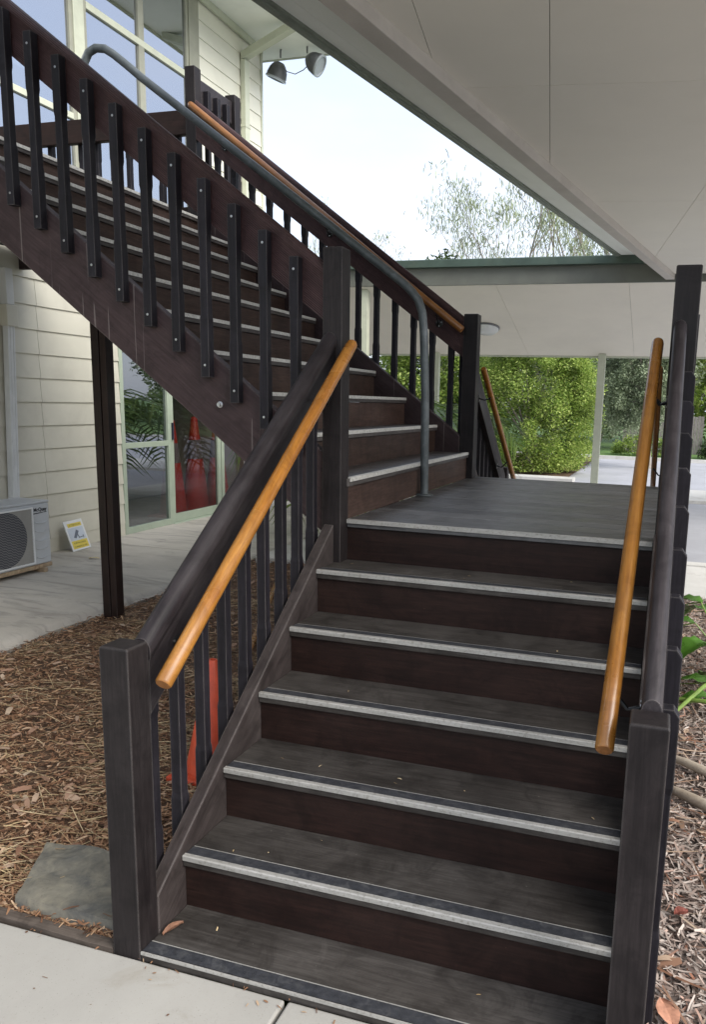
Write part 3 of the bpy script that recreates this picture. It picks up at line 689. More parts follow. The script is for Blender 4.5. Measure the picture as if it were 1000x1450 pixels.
# steel centre pipe rail
ph = thing('pipe_handrail', 'grey steel pipe rail rising from the landing along the middle of the upper flight', 'handrail')
PY = 2.19
raw_pts = [(x, PY, z) for x, z in ((.062, L+.004), (.058, 1.3), (.052, 1.61), (.036, 1.93), (.024, 2.04), (.002, 2.10), (-.031, 2.142), (-.075, 2.182), (-.131, 2.224))]
for k in range(1, 13): raw_pts.append((-.131-k*.128, PY, 2.224+k*.128*.7135))
raw_pts += [(x, PY, z) for x, z in ((-1.76, 3.392), (-1.846, 3.455), (-1.902, 3.488), (-1.963, 3.497), (-2.013, 3.478), (-2.045, 3.43), (-2.052, 3.36), (-2.056, DECKZ+.004))]
MB().tube(raw_pts, .0225, 16).build('pipe', GREYMET, ph, smooth=True)
f1 = MB().lathe([(.0001, 0), (.05, 0), (.05, .006), (.028, .009), (.0001, .009)], 20).build('base_flange', GREYMET, ph, loc=(.062, PY, L+.0008))
share(f1, 'base_flange', ph, (-2.056, PY, DECKZ+.0008))

# ================================================================== BUILDING
house = thing('weatherboard_building', 'cream two storey weatherboard building with tall upper windows and glazed sliding doors', 'building')
def wboard(y0, y1, z, h, mat, th=.018):
    x = XW
    m = MB().loft([[(x, y, z), (x+th, y, z), (x+th, y, z+.004), (x+.004, y, z+h+.012), (x, y, z+h+.012)] for y in (y0, y1)])
    return m.build('weatherboard', mat, house)
z = SLABZ+.03; rows = [.03-.0, ]
zz = .397-.0
r_s = .2155; zlist = [.1805-.0]
zrow = [.612+.2155*k for k in range(-2, 9)]
MB().box(XW, XW+.012, -3, 5.17, SLABZ-.02, zrow[0]).build('weatherboard', CREAM, house)
for zr in zrow:
    for (a, b) in ((-3, -.2), (-.197, 4.078), (4.082, 5.165)): wboard(a, b, zr, r_s, CREAM)
ztop = zrow[-1]+r_s
MB().box(XW-.1, XW-.0005, -3, 5.165, SLABZ-.1, ztop+.1).build('wall', CREAM, house)
MB().box(XW-.1, XW+.02, -3, 8.29, ztop+.014, DECKZ-.03).build('frieze_board', CREAM, house, .003)
# door and fixed light assembly y 5.19..8.1
FT = 2.12
def bar(parent, name, y0, y1, z0, z1, mat=FRAMEG, x0=XW-.05, x1=XW+.012): return MB().box(x0, x1, y0, y1, z0, z1).build(name, mat, parent, .003)
win = MB().box(XW-.06, XW+.018, 5.168, 5.225, SLABZ, FT+.05).build('window_frame', FRAMEG, house, .003)
bar(win, 'frame_rail', 5.2255, 5.985, SLABZ, .12); bar(win, 'frame_rail', 5.2255, 5.985, .985, 1.045); bar(win, 'frame_rail', 5.2255, 5.985, FT, FT+.05)
bar(win, 'frame_stile', 5.9855, 6.03, SLABZ, FT+.05)
for z0, z1 in ((.12, .985), (1.045, FT)): MB().box(XW-.022, XW-.016, 5.225, 5.985, z0, z1).build('window_pane', GLASSL, house)
for y0, y1 in ((6.05, 7.13), (7.15, 8.2)):
    d = bar(house, 'sliding_door', y0, y0+.065, SLABZ+.01, FT+.03, x0=XW-.055, x1=XW-.004)
    bar(d, 'door_stile', y1-.065, y1, SLABZ+.01, FT+.03, x0=XW-.055, x1=XW-.004)
    bar(d, 'door_rail', y0+.0655, y1-.0655, SLABZ+.01, SLABZ+.11, x0=XW-.055, x1=XW-.004)
    bar(d, 'door_rail', y0+.0655, y1-.0655, FT-.05, FT+.03, x0=XW-.055, x1=XW-.004)
    MB().box(XW-.033, XW-.027, y0+.064, y1-.064, SLABZ+.109, FT-.049).build('door_pane', GLASSD, d)
    MB().box(XW-.004, XW+.02, y0+.02, y0+.04, 1.05, 1.25).build('door_handle', DARKG, d, .003)
bar(house, 'door_head', 6.031, 8.25, FT+.035, FT+.08, x0=XW-.06, x1=XW+.018)
bar(house, 'door_sill', 6.031, 8.25, SLABZ-.01, SLABZ+.009, x0=XW-.08, x1=XW+.04)
for zr in (2.21, 2.42):
    wboard(5.17, 8.25, zr, .21, CREAM)
MB().box(XW-.3, XW+.022, 8.252, 8.30, SLABZ-.02, 6.14).build('corner_trim', TRIM, house, .003)
MB().box(XW-4, XW-.3, 8.2, 8.27, SLABZ-.02, 6.14).build('wall', CREAMUP, house)
# interior room shells
MB().box(-8.0, -7.9, -3, 8.2, 0, 6.1).build('interior_wall', DARKIN, house)
MB().box(-7.9, XW-.12, -3, 8.19, 0, .045).build('interior_floor', DARKIN, house)
MB().box(-7.9, XW-.12, -3, 8.19, 2.6, 2.8).build('interior_floor', DARKIN, house)
MB().box(-7.9, XW-.1, -3.1, -3, 0, 6.1).build('interior_wall', DARKIN, house)
# upper storey: boards, windows
for k in range(-16, 3):
    zr = 5.487+.1915*k
    if zr < DECKZ-.02: continue
    h = .1915 if zr+.19 < 6.1 else 6.14-zr-.012
    wboard(6.80, 7.79, zr, h, CREAMUP, .016); wboard(7.791, 8.25, zr, h, CREAMUP, .016)
MB().box(XW-.1, XW-.0005, 6.80, 8.25, DECKZ-.1, 6.14).build('wall', CREAMUP, house)
UX0, UX1 = XW-.06, XW+.02
def ubar(name, y0, y1, z0, z1, parent=house, mat=FRAMEU, x0=UX0, x1=UX1): return MB().box(x0, x1, y0, y1, z0, z1).build(name, mat, parent, .004)
ubar('mullion', 4.735, 4.875, DECKZ, 6.1, mat=TRIM)
ubar('mullion', 2.20, 2.34, DECKZ, 6.1, mat=TRIM)
ubar('mullion', 6.60, 6.798, DECKZ, 6.1)
for (ya, yb_, mid) in ((4.8755, 6.5995, 5.745), (2.3405, 4.7345, 3.5), (-.2, 2.1995, 1.0)):
    fr = ubar('window_frame', ya, ya+.045, DECKZ+.03, 6.06, x0=XW-.05, x1=XW+.008)
    ubar('frame_stile', yb_-.045, yb_, DECKZ+.03, 6.06, fr, x0=XW-.05, x1=XW+.008)
    ubar('frame_rail', ya, yb_, 6.061, 6.1, fr); ubar('frame_rail', ya, yb_, DECKZ, DECKZ+.029, fr)
    ubar('transom', ya+.046, yb_-.046, 5.15, 5.215, fr, TRIM, XW-.045, XW+.012)
    ubar('transom', ya+.046, yb_-.046, 4.10, 4.155, fr, TRIM, XW-.045, XW+.012)
    ubar('frame_stile', mid-.045, mid+.045, DECKZ+.03, 6.06, fr, x0=XW-.05, x1=XW+.009)
    for z0, z1 in ((DECKZ+.03, 4.10), (4.155, 5.15), (5.215, 6.06)):
        for y0, y1 in ((ya+.045, mid-.045), (mid+.045, yb_-.045)):
            MB().box(XW-.022, XW-.016, y0, y1, z0, z1).build('window_pane', GLASSU, house)
# eaves
MB().box(XW-.3, XW+1.05, -3, 8.62, 6.142, 6.152).build('eave_soffit', SOFFITW, house)
MB().box(XW+1.051, XW+1.08, -3, 8.65, 6.11, 6.36).build('fascia', TRIM, house)
MB().box(XW-.3, XW+1.05, 8.621, 8.65, 6.13, 6.36).build('fascia', TRIM, house)
MB().box(XW-3.9, XW+1.12, -3.1, 8.7, 6.361, 6.44).build('roof', GUTG, house)
MB().box(XW+.017, XW+.055, -3, 8.25, 6.06, 6.141).build('eave_moulding', TRIM, house, .004)
# cones inside
def cone(x, y, h, mat, label, group=None, bands=True, zb=0.0, tilt=(0, 0, 0)):
    c = thing('traffic_cone', label, 'traffic cone', (x, y, zb), group)
    c.rotation_euler = tilt
    r1, r0 = (.025, h*.24) if h < .7 else (.04, h*.145)
    m = MB().lathe([(r0, .03), (r1+(r0-r1)*.0, h-.012), (r1*.7, h), (r1*.45, h), (r1*.45, h-.02)], 28); m.build('cone_body', mat, c, smooth=True)
    m = MB(); s = h*.29 if h < .7 else h*.19; m.loft([[(-s, -s, 0), (s, -s, 0), (s, s, 0), (-s, s, 0)], [(-s, -s, .02), (s, -s, .02), (s, s, .02), (-s, s, .02)], [(-s*.8, -s*.8, .03), (s*.8, -s*.8, .03), (s*.8, s*.8, .03), (-s*.8, s*.8, .03)]])
    m.build('cone_base', mat, c, .006)
    if bands:
        def rad(z): return r0+(r1-r0)*(z-.03)/(h-.042)
        z0, z1 = h*.56, h*.76
        MB().lathe([(rad(z0)+.002, z0), (rad(z1)+.002, z1)], 28).build('reflective_band', CONEG, c, smooth=True)
    return c
for i, (x, y, h) in enumerate(((-4.66, 6.60, 1.22), (-4.70, 7.16, 1.25), (-4.72, 7.72, 1.22))):
    cone(x, min(y, 7.95), h, CONER, ['tall red cone with a grey band behind the glass door, nearest the door handle', 'middle one of the tall red cones with grey bands behind the glass door', 'tall red cone with a grey band behind the glass door, farthest right of the cones'][i], 'red cones stored inside the glass doors', zb=.046)
cone(-.42, .84, .50, CONEO, 'orange red traffic cone standing on the mulch behind the lower left balusters', bands=False)
# wooden stake under the stairs
tag(MB().tube([(-2.1, 4.7, .02), (-1.0, 2.1, .04)], .018, 8).build('timber_stake', OILED), 'orange brown timber stake lying on the mulch under the stairs', 'stake')

# downpipes
d1 = thing('downpipe', 'white ribbed downpipe on the lower wall above the air conditioner', 'downpipe')
m = MB(); pr = [(0, 0), (0, .055), (.015, .055), (.022, .05), (.03, .055), (.048, .055), (.055, .05), (.062, .055), (.075, .055), (.075, 0)]
m.loft([[(XW+.025+b, 3.605+a+dy, z) for a, b in pr] for z, dy in ((.52, 0), (2.12, .07))]); m.build('pipe', PIPEW, d1)
MB().box(XW+.018, XW+.10, 3.655, 3.775, 2.12, 2.30).build('spreader', CREAM, d1, .006)
MB().box(XW+.018, XW+.095, 3.67, 3.75, 2.301, 2.6).build('pipe', PIPEW, d1, .004)
d2 = thing('downpipe', 'cream square downpipe at the building corner with a branch crossing to the canopy roof', 'downpipe')
MB().box(XW+.02, XW+.085, 7.72, 7.83, .3, 5.80).build('pipe', TRIM, d2, .004)
MB().box(XW+.016, XW+.09, 7.712, 7.838, 5.0, 5.03).build('pipe_clip', TRIM, d2)
secs = []
for (x, y, zq) in ((XW+.03, 7.715, 5.80), (-.99, 2.95, 3.66)):
    secs.append([(x, y, zq-.04), (x+.06, y+.06, zq-.04), (x+.06, y+.06, zq+.045), (x, y, zq+.045)])
# branch pipe runs from the corner out to the eave gutter
m = MB(); secs = []
for (x, y, zq) in ((XW+.025, 7.775, 5.845), (XW+.98, 7.60, 6.115)):
    secs.append([(x, y-.055, zq-.045), (x, y+.055, zq-.045), (x, y+.055, zq+.045), (x, y-.055, zq+.045)])
m.loft(secs); m.build('branch_pipe', TRIM, d2, .004)

# air conditioner
ac = thing('air_conditioner', 'white outdoor air conditioner with round fan grille and rusty base rail on the slab', 'air conditioner')
X1 = -3.72; Y1 = 3.505; Y0 = 2.70; Z1_, Z2_ = .09, .64
MB().box(-4.04, X1, Y0, Y1, Z1_+.03, Z2_).build('casing', ACW, ac, .012)
MB().box(-4.05, X1+.004, Y0-.004, Y1+.004, Z2_+.0005, Z2_+.02).build('lid', ACW, ac, .006)
MB().box(-4.045, X1+.003, Y0-.002, Y1+.002, Z1_-.005, Z1_+.0295).build('base_rail', RUST, ac, .004)
for y in (Y0+.08, Y1-.12): MB().box(-4.02, X1+.03, y, y+.04, SLABZ, Z1_-.0055).build('foot', RUST, ac, .002)
GY0, GY1, GZ0, GZ1 = Y0+.03, 3.305, Z1_+.06, Z2_-.035
MB().box(X1+.0005, X1+.003, GY0, GY1, GZ0, GZ1).build('grille_back', GRILLE, ac)
fc = ((GY0+GY1)/2, (GZ0+GZ1)/2)
MB().lathe([(.0001, X1+.0035), (.228, X1+.0035), (.228, X1+.006), (.0001, X1+.006)], 40, 'x', (0, fc[0], fc[1])).build('fan_opening', DARKG, ac)
g = MB(); nw = 34
for i in range(nw+1):
    zc = GZ0+(GZ1-GZ0)*i/nw; pts = [(X1+.0095, GY0+(GY1-GY0)*k/24, zc+(.003 if k % 2 else -.003)) for k in range(25)]
    for a, b in zip(pts[:-1], pts[1:]): g.add([(a[0], a[1], a[2]-.0016), (a[0], a[1], a[2]+.0016), (b[0], b[1], b[2]+.0016), (b[0], b[1], b[2]-.0016)], [(0, 1, 2, 3)])
gr = g.build('grille_mesh', GRILLE, ac); gr['kind'] = 'stuff'
fr = MB(); fr.box(X1+.001, X1+.013, GY0-.012, GY0, GZ0-.012, GZ1+.012); fr.box(X1+.001, X1+.013, GY1, GY1+.012, GZ0-.012, GZ1+.012)
fr.box(X1+.001, X1+.013, GY0+.0003, GY1-.0003, GZ1, GZ1+.012); fr.box(X1+.001, X1+.013, GY0+.0003, GY1-.0003, GZ0-.012, GZ0); fr.build('grille_frame', WHITE, ac)
for i in range(5):
    zc = Z2_-.17-i*.075; pts = [(X1+.001+.001, GY1+.035+k*.013, zc+.016*((k-5)/5)**2) for k in range(11)]
    MB().tube(pts, .005, 6).build('pressed_rib', ACW, ac, smooth=True)
def text(body, size, mat, parent, loc, rot, name, ex=.0004, sx=1.0, bold=.0):
    cu = bpy.data.curves.new(name, 'FONT'); cu.body = body; cu.size = size; cu.extrude = ex; cu.align_x = 'CENTER'; cu.offset = bold
    o = bpy.data.objects.new(name, cu); C.objects.link(o); bpy.context.view_layer.update()
    me = bpy.data.meshes.new_from_object(o.evaluated_get(bpy.context.evaluated_depsgraph_get())); bpy.data.objects.remove(o)
    q = bpy.data.objects.new(name, me); C.objects.link(q); me.materials.clear(); me.materials.append(mat)
    q.parent = parent; q.location = loc; q.rotation_euler = rot; q.scale = (sx, 1, 1); return q
text('McQuay', .042, SBLACK, ac, (X1+.0012, 3.405, .575), (math.pi/2, 0, math.pi/2), 'brand_lettering', bold=.0012)
MB().add([(X1+.0013, 3.33, .553), (X1+.0013, 3.48, .561), (X1+.0013, 3.48, .565), (X1+.0013, 3.33, .562)], [(0, 1, 2, 3)]).build('brand_underline', SBLACK, ac)

# leaning sign
sg = thing('security_sign', 'small white and yellow camera warning sign leaning against the wall beside the air conditioner', 'sign', (-4.10, 4.31, SLABZ+.004))
sg.rotation_euler = (math.radians(1.5), -math.radians(20), 0)
sb = MB().box(-.004, .004, -.125, .125, 0, .30).build('panel', WHITE, sg, .001)
MB().box(.0042, .0048, -.085, .10, .235, .272).build('print_band', YEL, sg)
MB().box(.0042, .0048, -.105, .105, .018, .098).build('print_band', YEL, sg)
MB().box(.0042, .0046, -.105, .105, .1015, .225).build('print_field', plain('pale blue print', (.55, .60, .66), .5, var=.05), sg)
def q4(pts, name, mat): MB().add([(.0050, a, b) for a, b in pts], [(0, 1, 2, 3)]).build(name, mat, sg)
q4([(-.055, .130), (-.025, .118), (.035, .185), (.005, .205)], 'camera_picture', SGREY)
q4([(.0, .152), (.012, .158), (.022, .118), (.010, .116)], 'camera_picture', SGREY); q4([(.010, .116), (.075, .122), (.075, .130), (.012, .126)], 'camera_picture', SGREY); q4([(.068, .112), (.078, .112), (.078, .142), (.068, .142)], 'camera_picture', SGREY)
OLIVE = plain('olive sign lettering', (.22, .19, .05), .5)
text('ATTENTION', .027, OLIVE, sg, (.0052, .008, .244), (math.pi/2, 0, math.pi/2), 'lettering')
text('SURVEILLANCE', .024, OLIVE, sg, (.0052, 0, .065), (math.pi/2, 0, math.pi/2), 'lettering'); text('CAMERAS IN USE', .022, OLIVE, sg, (.0052, 0, .030), (math.pi/2, 0, math.pi/2), 'lettering')

# spotlights under the eave
def spot(x, y, z, rz, ry, label, open_side):
    s = thing('floodlight', label, 'floodlight', (x, y, z))
    h = MB().lathe([(.0001, .0), (.05, .0), (.085, .03), (.115, .09), (.13, .16), (.132, .19)], 28).build('lamp_housing', LAMPG, s, smooth=True)
    h.rotation_euler = Vector(rz).to_track_quat('Z', 'Y').to_euler()
    for k in range(9):
        zz_ = .05+k*.014; rr_ = .085+.03*min(1, (zz_-.03)/.06)+(.015 if zz_ > .09 else 0)*(zz_-.09)/.07
        MB().lathe([(rr_-.006, zz_), (rr_+.007, zz_+.001), (rr_+.007, zz_+.005), (rr_-.006, zz_+.006)], 28).build('cooling_fin', LAMPG, h)
    MB().lathe([(.132, .191), (.142, .191), (.142, .215), (.12, .215), (.118, .2), (.0001, .2)], 28).build('lens_ring', LAMPL, h, smooth=True)
    MB().tube([(0, 0, .06), (0, 0, .14), (.02, 0, .2)], .012, 8).build('mount_arm', LAMPG, s)
    return s
spot(-4.02, 8.35, 5.98, (-.36, .05, -.85), 0, 'grey ribbed floodlight under the eave, the left of the pair', 0)
spot(-3.63, 8.35, 6.0, (.80, .12, -.47), 0, 'grey floodlight with pale lens under the eave, the right of the pair', 1)
tag(MB().tube([(-3.98, 8.3, 5.93), (-3.9, 8.3, 5.84), (-3.78, 8.3, 5.80), (-3.66, 8.3, 5.84), (-3.58, 8.3, 5.90)], .006, 6).build('cable', LAMPG), 'thin grey cable looping between the two floodlights', 'cable')

# ================================================================== CANOPIES
cn = thing('canopy_roof', 'large near canopy with flat pale soffit crossing overhead on the right', 'canopy')
# edges run slightly askew to the stairs: x = e + .181*y
K = .181; YA, YB = -.4, 9.57
def askew(name, xa, xb, z0, z1, mat, ya=YA, yb=YB, bev=0, parent=cn, k=K):
    m = MB(); m.loft([[(xa+k*y, y, z0), (xb+k*y, y, z0), (xb+k*y, y, z1), (xa+k*y, y, z1)] for y in (ya, yb)]); return m.build(name, mat, parent, bev)
askew('roof_edge', -1.335, -1.285, 3.60, 3.70, GUTG, k=.188, bev=.008)
askew('roof_edge', -1.284, -1.262, 3.607, 3.63, GUTG, k=.188)
askew('eave_lining', -1.261, -1.16+.0, 3.622, 3.64, SOFFITW, k=.188)
askew('eave_lining', -1.156, -.60, 3.622, 3.64, SOFFITW, k=.187)
askew('edge_beam', -.60, -.485, 3.30, 3.66, BEAMM, bev=.004)
# soffit sheets: joints real gaps on a skewed grid
TH = math.radians(8.2); cu_, su_ = math.cos(TH), math.sin(TH); O = Vector((.31, 3.0, 0))
ux = Vector((cu_, su_, 0)); uy = Vector((-su_, cu_, 0))
def poly_clip(poly, a, b, c):      # keep a*x+b*y<=c
    o = []
    for i in range(len(poly)):
        p, q = poly[i], poly[(i+1) % len(poly)]; dp, dq = a*p[0]+b*p[1]-c, a*q[0]+b*q[1]-c
        if dp <= 0: o.append(p)
        if dp*dq < 0: t = dp/(dp-dq); o.append((p[0]+(q[0]-p[0])*t, p[1]+(q[1]-p[1])*t))
    return o
g_ = .0016; org = (.515, 2.935)
cw, chh = 1.05*0+.78, 2.6
cols = [-3.0, -.62, 0.0, 1.25, 2.5, 3.75, 5.0, 6.25]; rowsy = [-6.5, -4.2, -2.1, 0, 2.6, 5.2, 7.8]
for i in range(len(cols)-1):
    for j in range(len(rowsy)-1):
        q = []
        for a, b in ((cols[i]+g_, rowsy[j]+g_), (cols[i+1]-g_, rowsy[j]+g_), (cols[i+1]-g_, rowsy[j+1]-g_), (cols[i]+g_, rowsy[j+1]-g_)):
            v = Vector((org[0], org[1], 0))+ux*a+uy*b; q.append((v.x, v.y))
        q = poly_clip(q, -1, K, -(-.4845)); q = poly_clip(q, 0, 1, YB) if q else q; q = poly_clip(q, 0, -1, -YA) if q else q; q = poly_clip(q, 1, 0, 3.6) if q else q
        if len(q) < 3: continue
        MB().loft([[(x, y, 3.372) for x, y in q], [(x, y, 3.384) for x, y in q]]).build('soffit_sheet', SOFFITN, cn)
m = MB(); m.loft([[(-.48+K*y, y, 3.386), (3.6, y, 3.386), (3.6, y, 3.66), (-.48+K*y, y, 3.66)] for y in (YA, YB)]); m.build('roof_frame', JOINT, cn)
m = MB(); m.loft([[(-1.35+.188*y, y, 3.702), (3.7, y, 3.702), (3.7, y, 3.76), (-1.35+.188*y, y, 3.76)] for y in (YA-.05, YB+.02)]); m.build('roof_sheeting', GUTG, cn)
for x, y in ((3.4, 9.0), (3.4, 4.0)):
    MB().box(x, x+.1, y, y+.1, -.06, 3.371).build('post', WHITE, cn, .004)
fcn = thing('canopy_roof', 'far canopy with dark green gutter and raked cream soffit over the drive', 'canopy')
YC, YD = 9.6, 12.7; ZC, ZD = 3.28, 2.474; sl = .26
def fz(y): return ZC-sl*(y-YC)
xs_ = [-9.6, -7.2, -4.8, -3.02-.0, -1.24, .648, 2.54, 4.43, 6.3]
for i in range(len(xs_)-1):
    a, b = xs_[i]+.0018, xs_[i+1]-.0018
    MB().loft([[(a, y, fz(y)), (b, y, fz(y)), (b, y, fz(y)+.01), (a, y, fz(y)+.01)] for y in (YC+.03, YD)]).build('soffit_sheet', SOFFIT, fcn)
MB().loft([[(-9.6, y, fz(y)+.012), (6.3, y, fz(y)+.012), (6.3, y, fz(y)+.3), (-9.6, y, fz(y)+.3)] for y in (YC+.03, YD)]).build('roof_sheeting', GUTG, fcn)
MB().box(-9.6, 6.35, YC-.002, YC+.028, ZC-.005, ZC+.26).build('fascia', FASCIA, fcn, .003)
gt = MB(); gt.loft([[(x, YC-.1, ZC+.24), (x, YC-.003, ZC+.235), (x, YC-.003, ZC+.34), (x, YC-.02, ZC+.345), (x, YC-.10, ZC+.345), (x, YC-.105, ZC+.335)] for x in (-9.6, 6.35)]); gt.build('gutter', GUTTER, fcn)
MB().box(-9.6, 6.35, YD+.001, YD+.05, ZD-.03, ZD+.2).build('rear_beam', TRIM, fcn, .003)
for x, y, s in ((.035, 12.56, .13), (-3.05, 12.56, .12), (4.2, 12.56, .12)):
    MB().box(x, x+s, y, y+.12, -.05, fz(y)-.005).build('post', TRIM, fcn, .004)
for x, y in ((-3.38, 9.7), (4.2, 9.7)): MB().box(x, x+.115, y, y+.115, -.05, fz(y)-.005).build('post', TRIM, fcn, .004)
# oyster light on the raked soffit
lt = thing('ceiling_light', 'round frosted light fixed to the far canopy soffit', 'light', (-1.73, 11.28, fz(11.28)-.001)); lt.rotation_euler = (-math.atan(sl), 0, 0)
MB().lathe([(.0001, 0), (.22, 0), (.225, -.012), (.215, -.03), (.0001, -.03)], 32).build('lamp_base', LAMPG, lt, smooth=True)
MB().lathe([(.207, -.0305), (.195, -.06), (.15, -.095), (.08, -.112), (.0001, -.116)], 32).build('lamp_cover', LAMPW, lt, smooth=True)

# ================================================================== PLANTS
def clumped(centre, rad, n, ncl, crad, seed, shell=.55, zmin=None):
    r = np.random.default_rng(seed); u = r.normal(size=(ncl, 3)); u /= np.linalg.norm(u, axis=1)[:, None]
    cc = np.array(centre)+u*np.array(rad)*(r.uniform(shell, 1, ncl)**.6)[:, None]
    idx = r.integers(0, ncl, n); off = r.normal(size=(n, 3)); off /= np.maximum(1e-6, np.linalg.norm(off, axis=1))[:, None]
    P = cc[idx]+off*(crad*r.uniform(.15, 1, n)**.5*(.6+.8*r.random(ncl))[idx])[:, None]
    if zmin is not None: P = P[P[:, 2] > zmin]
    return P, cc
def tree(name, label, cat, base, centre, rad, n, ncl, crad, size, mat, seed, trunk=True, asp=.45, droop=0, zmin=.05, shell=.5, group=None, tr=.09):
    t = thing(name, label, cat, base, group); B = Vector(base)
    P, cc = clumped(centre, rad, n, ncl, crad, seed, shell, zmin)
    V, F = leaves(P-np.array(base), size, asp, droop, np.random.default_rng(seed+5)); raw('crown', V, F, mat, t)
    if trunk:
        m = MB(); r = random.Random(seed); c = Vector(centre)-B; top = c*.75
        mid = top*.5+Vector((r.uniform(-.1, .1), r.uniform(-.1, .1), 0))
        m.tube([(0, 0, -.1), tuple(mid), tuple(top)], [tr, tr*.75, tr*.4], 8)
        for q in cc[::max(1, len(cc)//14)]:
            q = Vector(q)-B; s = Vector(mid).lerp(top, r.uniform(0, 1)); m.tube([tuple(s), tuple(s.lerp(q, .5)+Vector((0, 0, .1))), tuple(q)], [tr*.4, tr*.25, tr*.1], 6)
        m.build('trunk', BARK, t)
    return t
tree('bush', 'big bright green leafy bush behind the kerb beyond the landing', 'bush', (-1.8, 16.9, 0), (-1.78, 16.9, 1.4), (1.45, 1.2, 2.3), 105000, 230, .34, .065, LEAFG, 31, shell=.6)
tree('bush', 'yellow green bush behind the palm fronds left of the big bush', 'bush', (-4.6, 17.6, 0), (-4.6, 17.6, 1.5), (1.8, 1.2, 2.2), 40000, 110, .4, .10, LEAFG, 32)
tree('tree', 'grey green tree with drooping lower clumps just right of the canopy post', 'tree', (.9, 20.3, 0), (.55, 20.0, 2.9), (1.15, 1.1, 2.1), 52000, 170, .32, .08, LEAFB, 33, zmin=.55)
tree('tree', 'tall mid green tree behind the drive right of the big bush', 'tree', (-.2, 28.5, 0), (-.2, 28.5, 4.0), (2.4, 2, 3.6), 34000, 150, .55, .15, LEAFB, 34, zmin=.2)
tree('tree', 'green leafy tree in the background at the right edge behind the parked car', 'tree', (3.6, 33, 0), (3.6, 33, 4.2), (3.0, 2, 3.8), 34000, 150, .6, .17, LEAFG, 35, zmin=.3)
tree('tree', 'olive background tree filling the gap between the two handrails', 'tree', (1.6, 36, 0), (1.6, 36, 4.4), (2.6, 2, 4.0), 26000, 120, .6, .18, LEAFB, 36, zmin=.2)
for i, (x, y) in enumerate(((-9, 34), (-5.5, 38), (8, 38), (13, 33), (18, 40), (24, 34), (31, 40))):
    tree('tree', ['dark round background tree far left beyond the drive', 'dark background tree behind the yellow green bush', 'background tree beyond the lawn right of the car', 'broad background tree on the lawn edge', 'dark tall background tree on the far lawn', 'wide background tree right of the far lawn', 'last background tree at the far right of the lawn'][i], 'tree',
         (x, y, 0), (x, y, 4.2), (3.2, 2.2, 3.7), 16000, 110, .75, .25, LEAFD if i % 2 == 0 else LEAFB, 40+i, zmin=.4, tr=.16)
# eucalypts: explicit limbs with hanging sprays at their ends
def gum(label, base, h, spread, seed, n, sz=.2, group=None):
    t = thing('eucalyptus_tree', label, 'tree', base, group); r = random.Random(seed); rs = np.random.default_rng(seed)
    m = MB(); tips = []
    def limb(p, d, l, rad, dep):
        pts = [p]; q = p
        for k in range(4):
            d = (d+Vector((r.uniform(-.18, .18), r.uniform(-.18, .18), r.uniform(-.03, .14)))).normalized(); q = q+d*l/4; pts.append(q)
        m.tube([tuple(x) for x in pts], [rad*(1-.14*k) for k in range(5)], 6)
        if dep > 2: tips.append(q)
        if dep == 2: tips.append(q)
        if dep < 4:
            for k in range(3 if dep < 3 else 2):
                a = r.uniform(0, 6.28); dd = (d*.75+Vector((math.cos(a), math.sin(a), .25))*.62*spread).normalized(); limb(pts[r.choice((2, 3, 4))], dd, l*r.uniform(.55, .75), rad*.5, dep+1)
    for k in range(3):
        a = 2.1*k+r.random(); limb(Vector((0, 0, 0)), Vector((math.cos(a)*.28*spread, math.sin(a)*.28*spread, 1)).normalized(), h*.52, h*.0115, 0)
    m.build('trunk', BARK, t)
    T = np.array([tuple(x) for x in tips]); idx = rs.integers(0, len(T), n); P = T[idx]+rs.normal(0, 1, (n, 3))*np.array([.30, .30, .24])*(h/11)
    yaw = rs.uniform(0, 6.28, n); pit = rs.normal(-1.05, .35, n)
    V, F = chips(P, sz*rs.uniform(.6, 1.3, n), np.full(n, sz*.17), yaw, pit, rs.uniform(-1, 1, n), rs.uniform(0, .12, n)); raw('crown', V, F, LEAFE, t)
    return t
gum('tall sparse eucalyptus with pale limbs rising above the far canopy gutter', (-3.2, 31, 0), 10.0, .66, 3, 9500)
gum('second sparse eucalyptus rising just right of the tall one above the gutter', (-1.6, 34, 0), 9.0, .6, 8, 7000)
gum('faint distant eucalyptus seen above the handrails of the upper flight', (-11.5, 36, 0), 6.6, .5, 12, 2600)
gum('small distant eucalyptus glimpsed between the balusters near the building corner', (-17.5, 40, 0), 9.5, .6, 15, 3500)
